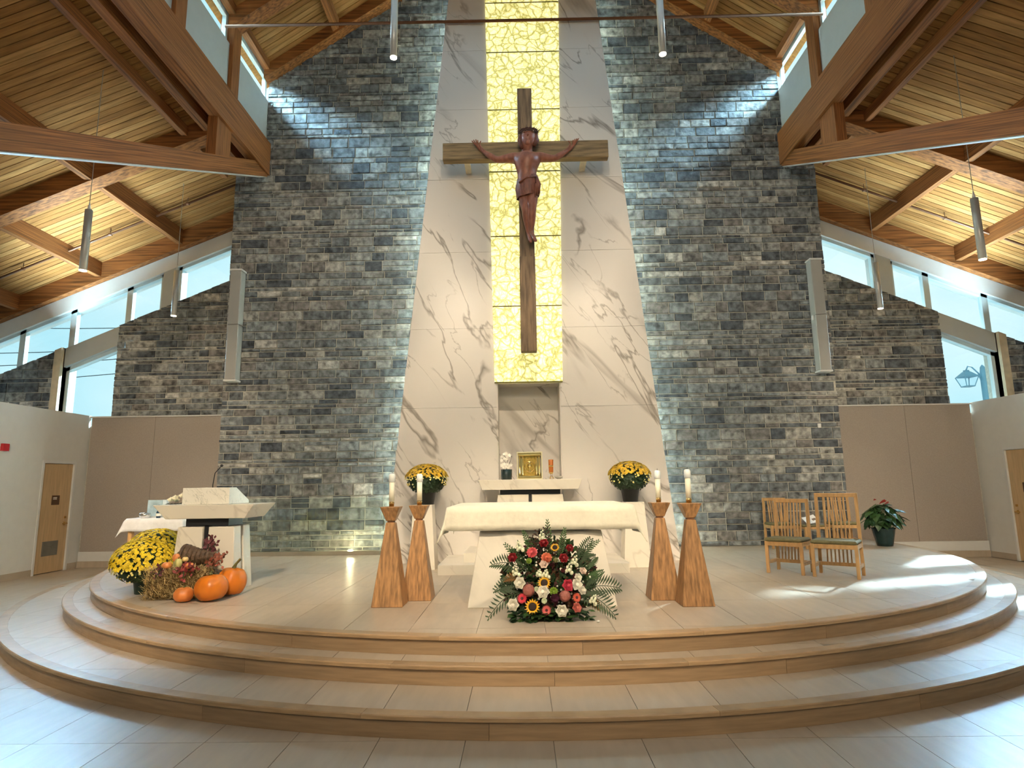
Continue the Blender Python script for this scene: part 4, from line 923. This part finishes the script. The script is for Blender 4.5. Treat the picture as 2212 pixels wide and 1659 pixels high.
# ---- the large flower arrangement before the altar
fa = thing('flower_arrangement', 'large mixed arrangement of sunflowers, roses and ferns before the altar', 'flowers', (.15, 6.22, PZ))
O = Vector((.15, 6.22, PZ))
MB().lathe([(.13, 0), (.17, .04), (.16, .09)], 20).build('bowl', black, fa)
fm = {'rose_dark': (.26, .008, .012), 'rose_white': (.84, .79, .66), 'rose_blush': (.82, .62, .50), 'rose_pink': (.60, .05, .09), 'rose_salmon': (.62, .17, .13), 'carn_pink': (.75, .13, .14), 'carn_orange': (.70, .18, .09),
      'gerb_red': (.60, .03, .05), 'gerb_pink': (.62, .12, .11), 'gerb_coral': (.66, .11, .06), 'protea': (.36, .12, .09), 'mum_green': (.22, .34, .03), 'tulip_dark': (.07, .012, .03), 'pod': (.22, .22, .08), 'hyd_white': (.66, .72, .48), 'snap': (.80, .80, .58)}
FL = [('rose_dark', -0.197, 6.143, 1.026, 0.04), ('rose_dark', 0.108, 6.192, 1.153, 0.04), ('rose_dark', 0.356, 6.173, 1.105, 0.033), ('rose_dark', 0.293, 6.139, 1.015, 0.04), ('carn_pink', -0.008, 6.16, 1.069, 0.057), ('carn_orange', 0.129, 6.141, 1.02, 0.057), ('sun', 0.214, 6.176, 1.112, 0.044), ('sun', 0.099, 6.057, 0.8, 0.062), ('sun', -0.017, 5.981, 0.6, 0.068), ('rose_white', -0.129, 6.058, 0.802, 0.049), ('rose_white', 0.087, 6.028, 0.723, 0.052), ('rose_white', -0.194, 5.988, 0.619, 0.049), ('rose_white', 0.254, 5.968, 0.565, 0.049), ('rose_white', 0.404, 6.051, 0.782, 0.046), ('rose_blush', 0.101, 6.119, 0.963, 0.037), ('rose_blush', 0.472, 6.095, 0.9, 0.03), ('rose_white', 0.451, 6.032, 0.733, 0.036), ('rose_white', 0.421, 6.075, 0.846, 0.033), ('protea', -0.051, 6.034, 0.738, 0.056), ('protea', 0.289, 6.014, 0.687, 0.052), ('rose_pink', 0.322, 6.049, 0.777, 0.049), ('gerb_red', -0.112, 6.008, 0.671, 0.049), ('gerb_pink', 0.112, 5.97, 0.571, 0.045), ('gerb_coral', 0.397, 6.01, 0.674, 0.046), ('rose_salmon', 0.392, 5.977, 0.588, 0.039), ('mum_green', -0.039, 6.131, 0.995, 0.03), ('mum_green', 0.184, 6.03, 0.727, 0.043), ('tulip_dark', 0.194, 6.006, 0.665, 0.036), ('pod', 0.218, 6.132, 0.998, 0.025), ('hyd_white', 0.093, 6.0, 0.649, 0.029), ('hyd_white', 0.025, 6.038, 0.749, 0.026), ('snap', -0.134, 6.181, 1.126, 0.04), ('snap', 0.091, 6.217, 1.221, 0.04), ('snap', -0.175, 6.097, 0.905, 0.04), ('snap', 0.343, 6.106, 0.928, 0.04), ('snap', 0.054, 6.089, 0.884, 0.026), ('snap', 0.117, 6.087, 0.878, 0.03), ('snap', 0.398, 6.131, 0.993, 0.037), ('snap', 0.552, 6.003, 0.656, 0.033)]
NM = {'sun': 'sunflower', 'rose': 'rose', 'carn': 'carnation', 'gerb': 'gerbera', 'protea': 'pincushion_flower', 'mum': 'button_flower', 'tulip': 'tulip', 'pod': 'seed_pod', 'hyd': 'hydrangea', 'snap': 'snapdragon'}
rnd = random.Random(77)
def petals(mb, r, n, inner, cup, mi=0, w=.5, z=0.0):
    for i in range(n):
        a = 2 * pi * i / n; c, s = math.cos(a), math.sin(a); hw = r * w * pi / n * 1.5
        mb.add([(c * inner + s * hw * .5, s * inner - c * hw * .5, z), (c * inner - s * hw * .5, s * inner + c * hw * .5, z), (c * r * .65 - s * hw, s * r * .65 + c * hw, z + cup * r * .6), (c * r, s * r, z + cup * r), (c * r * .65 + s * hw, s * r * .65 - c * hw, z + cup * r * .6)], [(0, 4, 3, 2, 1)], mi)
sunc = M('sunflower_heart', (.025, .012, .006), .8, var=.4, scale=60); suny = M('sunflower_petal', (.80, .42, .01), .5, var=.15)
for nm, x, y, z, r in FL:
    kind = nm.split('_')[0]; p = Vector((x, y, z)) - O
    d = Vector(((x - .14) * .9, -.9, .35 + (z - .85) * .5)).normalized()
    d += Vector((rnd.uniform(-.15, .15), 0, rnd.uniform(-.1, .15))); rot = d.to_track_quat('Z', 'Y').to_euler()
    mb = MB(); mats = None
    if kind == 'sun':
        petals(mb, r * 1.08, 16, r * .5, .12, 0); petals(mb, r, 16, r * .5, .25, 0); mb.ball((0, 0, .004), r * .56, (1, 1, .35), 14, mi=1); mats = [suny, sunc]
    elif kind == 'rose':
        for L in range(5): petals(mb, r * (1.05 - .18 * L), 6 - (L > 2), r * .08, .35 + .35 * L, 0, 1.3, r * .06 * L)
        mb.ball((0, 0, r * .3), r * .55, (1, 1, .8), 10)
    elif kind in ('carn', 'hyd', 'mum'):
        for L in range(6): petals(mb, r * (1.0 - .13 * L), 12, r * .1, .15 + .22 * L, 0, 1.0, r * .05 * L)
        mb.ball((0, 0, r * .1), r * .6, (1, 1, .6), 10)
    elif kind == 'gerb':
        petals(mb, r * 1.05, 20, r * .3, .1, 0); petals(mb, r * .8, 16, r * .2, .25, 0); mb.ball((0, 0, .006), r * .3, (1, 1, .4), 10, mi=1); mats = [M('petal_' + nm, fm[nm], .6, var=.2), M('gerb_heart', (.10, .02, .02), .8)]
    elif kind == 'protea':
        def pf(dv): return 1 + .10 * math.sin(dv.x * 38) * math.sin(dv.y * 38) + .05 * math.sin(dv.z * 50)
        mb.ball((0, 0, 0), r, (1, 1, .85), 34, fn=pf)
    elif kind == 'snap':
        mb.tube([(0, 0, -r), (0, 0, r * 1.6)], .004, 5, mi=1)
        for k in range(9):
            a = k * 2.4; q = .022 * (1.2 - k / 11); mb.ball((q * math.cos(a), q * math.sin(a), -r + r * 2.5 * k / 9), .016 * (1.25 - k / 12), (1, 1, 1.1), 7)
        mats = [M('petal_snap', fm['snap'], .6, var=.08), leaf_g]; rot = (rnd.uniform(-.15, .1), (x - .14) * .8, 0)
    elif kind == 'tulip':
        petals(mb, r, 6, r * .2, 1.0, 0, 1.6); petals(mb, r * .8, 5, r * .1, 1.3, 0, 1.6)
    else: mb.ball((0, 0, 0), r, (1, 1, 1.1), 12); mb.tube([(0, 0, r), (0, 0, r * 1.3)], [r * .4, r * .5], 8)
    if mats is None: mats = M('petal_' + nm, fm[nm], .6, var=.2)
    mb.build(NM[kind], mats, fa, p, rot=rot, smooth=kind in ('protea', 'pod'))
# filler: dark moss ball of leaves, then fern fronds and eucalyptus
fi = MB(); rnd = random.Random(5)
fi.ball((0, .10, .27), 1, (.27, .07, .24), 14, mi=0)
for i in range(1700):
    a = rnd.uniform(0, 2 * pi); q = math.sqrt(rnd.random()); px, pz = q * math.cos(a) * .44, .34 + q * math.sin(a) * .36
    if pz < .03: pz = rnd.uniform(.01, .08)
    c = Vector((px, -.20 + .34 * pz + .10 * q * q + rnd.uniform(-.01, .08), pz)); d = Vector((px * 1.6 + rnd.gauss(0, .5), rnd.gauss(-.45, .3), (pz - .3) * 1.4 + rnd.gauss(0, .45))).normalized(); l = rnd.uniform(.04, .085); w_ = d.cross(Vector((rnd.gauss(0, .4), -1, .2))).normalized() * l * .3
    fi.add([c, c + d * l * .5 + w_, c + d * l, c + d * l * .5 - w_], [(0, 1, 2, 3)], rnd.choice((0, 0, 0, 0, 1, 2, 2, 3)))
for i in range(140):
    px = rnd.uniform(-.36, .36); c = Vector((px, -.22 + rnd.random() * .06, rnd.uniform(.015, .10))); d = Vector((rnd.gauss(px, .4), -.6, rnd.gauss(-.05, .2))).normalized(); l = rnd.uniform(.06, .11); w_ = d.cross(Vector((0, -.3, 1))).normalized() * l * .3
    fi.add([c, c + d * l * .5 + w_, c + d * l, c + d * l * .5 - w_], [(0, 1, 2, 3)], rnd.choice((0, 0, 1)))
for i in range(70):
    a = rnd.uniform(0, 2 * pi); q = math.sqrt(rnd.random()); px, pz = q * math.cos(a) * .40, .36 + q * math.sin(a) * .33
    fi.ball((px, -.23 + .34 * pz + .08 * q * q, pz), rnd.uniform(.006, .013), n=6, mi=4)
for v in range(len(fi.v)):
    if fi.v[v][2] < .004: fi.v[v] = (fi.v[v][0], fi.v[v][1], .004)
fi.build('filler_foliage', [leaf_d, leaf_g, M('filler_brown', (.10, .045, .02), .7, var=.5, scale=20), M('filler_wine', (.09, .015, .02), .7, var=.4), petal_white], fa)['kind'] = 'stuff'
def frond(parent, base, tip, sag, n, l, mat, name='fern_frond'):
    base, tip = Vector(base), Vector(tip); mb = MB(); pts = []
    for i in range(n + 1):
        f = i / n; p = base.lerp(tip, f); p.z += sag * math.sin(pi * f); p.z = max(.008, p.z); pts.append(p)
    mb.tube(pts, .0035, 5)
    ax = (tip - base).normalized(); side = ax.cross(Vector((0, -1, .25))).normalized()
    for i in range(2, n + 1):
        for s in (-1, 1):
            ll = l * math.sin(pi * (.12 + .82 * i / (n + 1))) ; d = (side * s + ax * .55).normalized(); w_ = ax * .019; p = pts[i]
            q = p + d * ll; q.z = max(.006, q.z)
            mb.add([p - w_ * .5, p + d * ll * .5 + w_ * .6, q, p + d * ll * .5 - w_ * .6], [(0, 1, 2, 3)])
    mb.build(name, mat, parent)
for b, t, sg_, l in (((-.2, -.05, .42), (-.55, -.1, .50), .05, .10), ((-.2, -.1, .2), (-.58, -.2, .035), .10, .10), ((-.2, -.08, .3), (-.52, -.15, .27), .05, .09), ((.3, -.05, .25), (.66, -.15, .28), .03, .12), ((.28, -.12, .2), (.60, -.2, .04), .07, .12),
                     ((.25, 0, .45), (.42, .02, .72), .0, .09), ((.28, 0, .4), (.46, 0, .55), .02, .09), ((-.15, 0, .4), (-.42, 0, .68), .0, .06), ((-.1, .02, .5), (-.24, .02, .80), .0, .05), ((.1, .02, .5), (.17, .05, .82), .0, .05), ((.02, .04, .5), (.0, .06, .90), .0, .05), ((.3, -.02, .3), (.52, -.05, .42), .0, .06), ((.2, .02, .5), (.50, .04, .70), .0, .05)):
    frond(fa, b, t, sg_, 14, l, leaf_g if l < .09 else M('fern_green', (.035, .065, .018), .6, var=.4))
for b, t in (((-.05, .02, .55), (-.10, .02, .80)), ((-.02, .02, .55), (-.02, .03, .82)), ((-.06, .02, .5), (-.16, .02, .74))):
    frond(fa, b, t, 0, 6, .07, M('magnolia_brown', (.045, .022, .012), .4, var=.4), 'bronze_leaf_stem')
for b, t in (((-.25, -.1, .35), (-.42, -.12, .36)), ((.35, -.15, .15), (.46, -.18, .10))):
    frond(fa, b, t, .03, 8, .055, M('amaranth', (.16, .075, .015), .8, var=.4), 'amaranth_plume')
tag(MB().ball((0, 0, .012), .016, (1, 1, .7), 8).build('fallen_petal', petal_white, loc=(.58, 5.93, PZ)), 'single white petal fallen on the tiles right of the arrangement', 'petal')

# ---- chairs
cush = M('cushion_olive', (.19, .155, .065), .85, var=.15, scale=30)
def make_chair(name, label, w, d, h, group):
    t = thing(name, label, 'chair', group=group); lw = .042; sz = .43
    for s in (-1, 1):
        MB().box(s * (w / 2 - lw / 2) - lw / 2, s * (w / 2 - lw / 2) + lw / 2, -d / 2, -d / 2 + lw, 0, sz).build('leg', oak_chair, t, bevel=.004)
        xb, xt = s * (w / 2 - lw / 2), s * (w / 2 - lw / 2 - .012)
        MB().hexa((xb - lw / 2, xb + lw / 2, d / 2 - lw, d / 2), (xt - lw / 2, xt + lw / 2, d / 2 - lw + .03, d / 2 + .03), 0, h).build('back_post', oak_chair, t, bevel=.004)
        MB().box(s * (w / 2 - lw / 2) - .014, s * (w / 2 - lw / 2) + .014, -d / 2 + lw, d / 2 - lw, sz - .06, sz - .005).build('seat_rail', oak_chair, t)
        MB().box(s * (w / 2 - lw / 2) - .014, s * (w / 2 - lw / 2) + .014, -d / 2 + lw, d / 2 - lw, .12, .165).build('stretcher', oak_chair, t)
    MB().box(-w / 2 + lw, w / 2 - lw, -d / 2 + .005, -d / 2 + .035, sz - .06, sz - .005).build('seat_rail', oak_chair, t)
    MB().box(-w / 2 + lw, w / 2 - lw, d / 2 - .15, d / 2 - .115, .12, .165).build('stretcher', oak_chair, t)
    MB().box(-w / 2 + lw - .01, w / 2 - lw + .01, d / 2 - lw + .02, d / 2 + .015, h - .055, h).build('top_rail', oak_chair, t, bevel=.004)
    MB().box(-w / 2 + .005, w / 2 - .005, -d / 2 - .01, d / 2 - lw - .005, sz - .004, sz + .045).build('cushion', cush, t, bevel=.018, smooth=False)
    n = 7
    for i in range(n):
        x = (-w * .26) + w * .52 * i / (n - 1)
        MB().hexa((x - .009, x + .009, d / 2 - .135, d / 2 - .117), (x - .009, x + .009, d / 2 - .012, d / 2 + .006), .15, h - .05).build('slat', oak_chair, t)
    return t
G = 'oak slat-back chairs'
ch = make_chair('slat_back_chair', 'oak slat-back chair, front row, left of the larger sunlit one', .50, .45, 1.0, G)
a = -math.atan2(.33, .38); ch.location = (3.47 + .656 * .225, 8.765 + .755 * .225, PZ); ch.rotation_euler = (0, 0, a)
ch = make_chair('slat_back_chair', 'largest oak slat-back chair, front row, with sunlight on its seat', .56, .48, 1.08, G)
a = -math.atan2(.32, .45); ch.location = (3.955 + .58 * .24, 8.35 + .815 * .24, PZ); ch.rotation_euler = (0, 0, a)
ch = make_chair('slat_back_chair', 'oak slat-back chair against the stone wall, left end of back row', .46, .42, .93, G); ch.location = (4.80, 12.12, PZ); ch.rotation_euler = (0, 0, -.05)
ch = make_chair('slat_back_chair', 'oak slat-back chair against the stone wall, right end of back row', .50, .42, .99, G); ch.location = (5.95, 12.05, PZ); ch.rotation_euler = (0, 0, -.1)
so = thing('low_stool', 'low oak stool with olive cushion between the two back chairs', 'stool', (5.36, 12.0, PZ))
for x in (-.19, .19):
    for y in (-.15, .15): MB().box(x - .02, x + .02, y - .02, y + .02, 0, .36).build('leg', oak_chair, so)
MB().box(-.22, .22, -.18, .18, .36, .40).build('frame', oak_chair, so); MB().box(-.21, .21, -.17, .17, .40, .43).build('cushion', cush, so, bevel=.01)
bk = thing('booklet', 'open white booklet leaning on the low stool behind the chairs', 'booklet', (5.36, 11.93, PZ + .46)); bk.rotation_euler = (math.radians(40), math.radians(-12), .2)
MB().box(-.13, -.003, 0, .18, 0, .006).build('page', M('paper', (.82, .80, .76), .7, var=.02), bk, rot=(0, .12, 0)); MB().box(.003, .13, 0, .18, 0, .006).build('page', MATS['paper'], bk, rot=(0, -.12, 0))
MB().box(.03, .10, .05, .10, .0062, .007).build('printed_picture', M('print_brown', (.20, .13, .09), .6), bk, rot=(0, -.12, 0))

# ---- anthurium
an = thing('potted_anthurium', 'leafy anthurium with red blooms in a dark green pot by the taupe panel', 'plant', (6.83, 12.25, PZ)); rnd = random.Random(3)
MB().lathe([(.135, 0), (.15, .06), (.20, .31), (.215, .34), (.19, .34)], 24).build('pot', M('pot_teal', (.012, .035, .035), .25, var=.2), an, smooth=True)
def heart(s): return [(0, -.15 * s, 0), (.30 * s, -.25 * s, .02 * s), (.48 * s, .05 * s, .0), (.30 * s, .5 * s, -.03 * s), (0, 1.0 * s, -.16 * s), (-.30 * s, .5 * s, -.03 * s), (-.48 * s, .05 * s, 0), (-.30 * s, -.25 * s, .02 * s), (0, .3 * s, -.05 * s)]
hf = [(8, i, (i + 1) % 8) for i in range(8)]
lg = [M('anth_%d' % i, c, .35, var=.3) for i, c in enumerate(((.03, .075, .02), (.02, .05, .016), (.05, .10, .03)))]
leafmesh = [MB().add(heart(1.0), hf).mesh('leaf', m_) for m_ in lg]
stm = MB()
for i in range(85):
    a = rnd.uniform(0, 2 * pi); u = rnd.uniform(-.05, 1); q = math.sqrt(max(.04, 1 - u * u)) * rnd.uniform(.75, 1.02)
    p = Vector((.36 * q * math.cos(a), .28 * q * math.sin(a), .42 + .36 * u)); d = Vector((math.cos(a), math.sin(a) * .9, .15 - .5 * (1 - u)))
    o = put('leaf', leafmesh[i % 3], an, p, rot=(rnd.uniform(-.9, .1) - .3 * (1 - u), rnd.uniform(-.4, .4), a - pi / 2)); s_ = rnd.uniform(.13, .19); o.scale = (s_, s_, s_)
    stm.tube([(p.x * .15, p.y * .15, .30), (p.x * .6, p.y * .6, p.z * .8), p], .004, 5)
stm.build('stems', leaf_g, an)
red = MB().add(heart(1.0), hf).mesh('red_bloom', M('anth_red', (.50, .05, .04), .3, var=.1))
for x, y, z, s_ in ((.02, -.1, .85, .12), (-.13, -.06, .88, .05), (.07, -.12, .82, .09)):
    o = put('red_bloom', red, an, (x, y, z), rot=(-.5, .4, .6 + x * 4)); o.scale = (s_, s_, s_)

# ---- pendant lights
def pendant(x, y, zb, ztop, label, r=.055, L=1.0):
    t = thing('pendant_light', label, 'pendant light', (x, y, zb), group='tubular pendant lights')
    MB().lathe([(r * .96, .012), (r, .012), (r, L), (r * .9, L)], 20).build('tube', metal_pale, t, smooth=True)
    MB().lathe([(r * .98, 0), (r * .98, .014)], 20).build('lens', glow, t)
    MB().lathe([(r * .5, L), (.008, L + .12)], 12).build('cap', trim_white, t, smooth=True)
    MB().tube([(0, 0, L + .1), (0, 0, ztop - zb)], .0055, 5).build('cable', M('cable_grey', (.35, .30, .24), .5), t)
    lamp('pendant_glow', 'SPOT', (x, y, zb - .03), (x, y, 0), 60, WARM, spot_size=math.radians(70), spot_blend=.5, shadow_soft_size=.05)
pendant(-6.85, 9.06, 5.08, deckz(6.90), 'tubular pendant hanging under the left roof, nearer one')
pendant(7.02, 9.14, 5.02, deckz(6.98), 'tubular pendant hanging under the right roof, nearer one')
pendant(-7.38, 12.5, 5.32, deckz(7.42), 'tubular pendant before the left transept windows, farther one')
pendant(7.40, 12.5, 5.21, deckz(7.36), 'tubular pendant before the right transept windows, farther one')
pendant(-2.08, 9.06, 8.62, rk(2.12), 'tubular pendant high left of the onyx strip', .058, 1.4)
pendant(2.30, 9.06, 8.57, rk(2.26), 'tubular pendant high right of the onyx strip', .058, 1.4)

# ---- column loudspeakers
for x, side in ((-6.03, 'left'), (6.08, 'right')):
    t = thing('column_loudspeaker', 'tall slim pale column loudspeaker on the %s stone wall' % side, 'loudspeaker', (x, 12.45, 3.88)); m_ = M('speaker_grey', (.40, .39, .36), .5, var=.02)
    for z0, z1 in ((.04, 1.19), (1.195, 2.36)): MB().box(-.115, .115, -.12, .10, z0, z1).build('cabinet', m_, t, bevel=.012)
    for z in (.0, 2.36): MB().box(-.13, .13, -.13, .105, z, z + .04).build('end_cap', trim_white, t, bevel=.006)
    for z in (.5, 1.8): MB().box(-.04, .04, .09, .14, z, z + .12).build('wall_mount', black, t)
    MB().box(-.13, -.115, -.03, .03, 1.10, 1.20).build('side_clip', trim_white, t)

# ---- outdoors: lamp post right, power lines left
lp = thing('street_lantern', 'old-style street lantern on a post outside the tall right window', 'street lamp', (14.97, 20.0, -.2))
ir = M('lantern_iron', (.10, .22, .28), .5, var=.1)
MB().lathe([(.12, 0), (.10, 5.2), (.07, 5.48), (.02, 5.56)], 12).build('post', ir, lp, smooth=True)
MB().tube([(0, 0, 5.1), (-.15, 0, 5.28), (-.35, 0, 5.50), (-.47, 0, 5.52), (-.54, 0, 5.38)], .022, 7).tube([(0, 0, 4.75), (-.17, 0, 5.26)], .015, 6).build('bracket_arm', ir, lp, smooth=True)
MB().hexa((-.78, -.30, -.24, .24), (-.62, -.46, -.08, .08), 5.16, 5.34).box(-.60, -.48, -.06, .06, 5.34, 5.39).build('lantern_roof', ir, lp)
fr = MB()
for sx in (-1, 1):
    for sy in (-1, 1): fr.tube([(-.54 + sx * .22, sy * .22, 5.16), (-.54 + sx * .13, sy * .13, 4.86)], .014, 6)
fr.box(-.68, -.40, -.14, .14, 4.84, 4.87); fr.build('lantern_frame', ir, lp)
MB().hexa((-.66, -.42, -.12, .12), (-.75, -.33, -.21, .21), 4.87, 5.15).build('lantern_glass', glass_mat('lantern_pane', (.9, .97, 1), .05), lp)
for i, (za, zb) in enumerate(((6.0, 10.2), (6.7, 10.9), (7.3, 11.3), (8.6, 11.9))):
    pts = [Vector((-26, 24, za + (0))).lerp(Vector((-8, 26, zb * .78)), k / 12) - Vector((0, 0, .5 * math.sin(pi * k / 12))) for k in range(13)]
    tag(MB().tube(pts, .018, 5).build('power_line', M('wire', (.03, .05, .06), .6)), ('lowest', 'second lowest', 'second highest', 'highest')[i] + ' dark power line crossing the sky outside the left windows', 'cable', 'power lines outside')
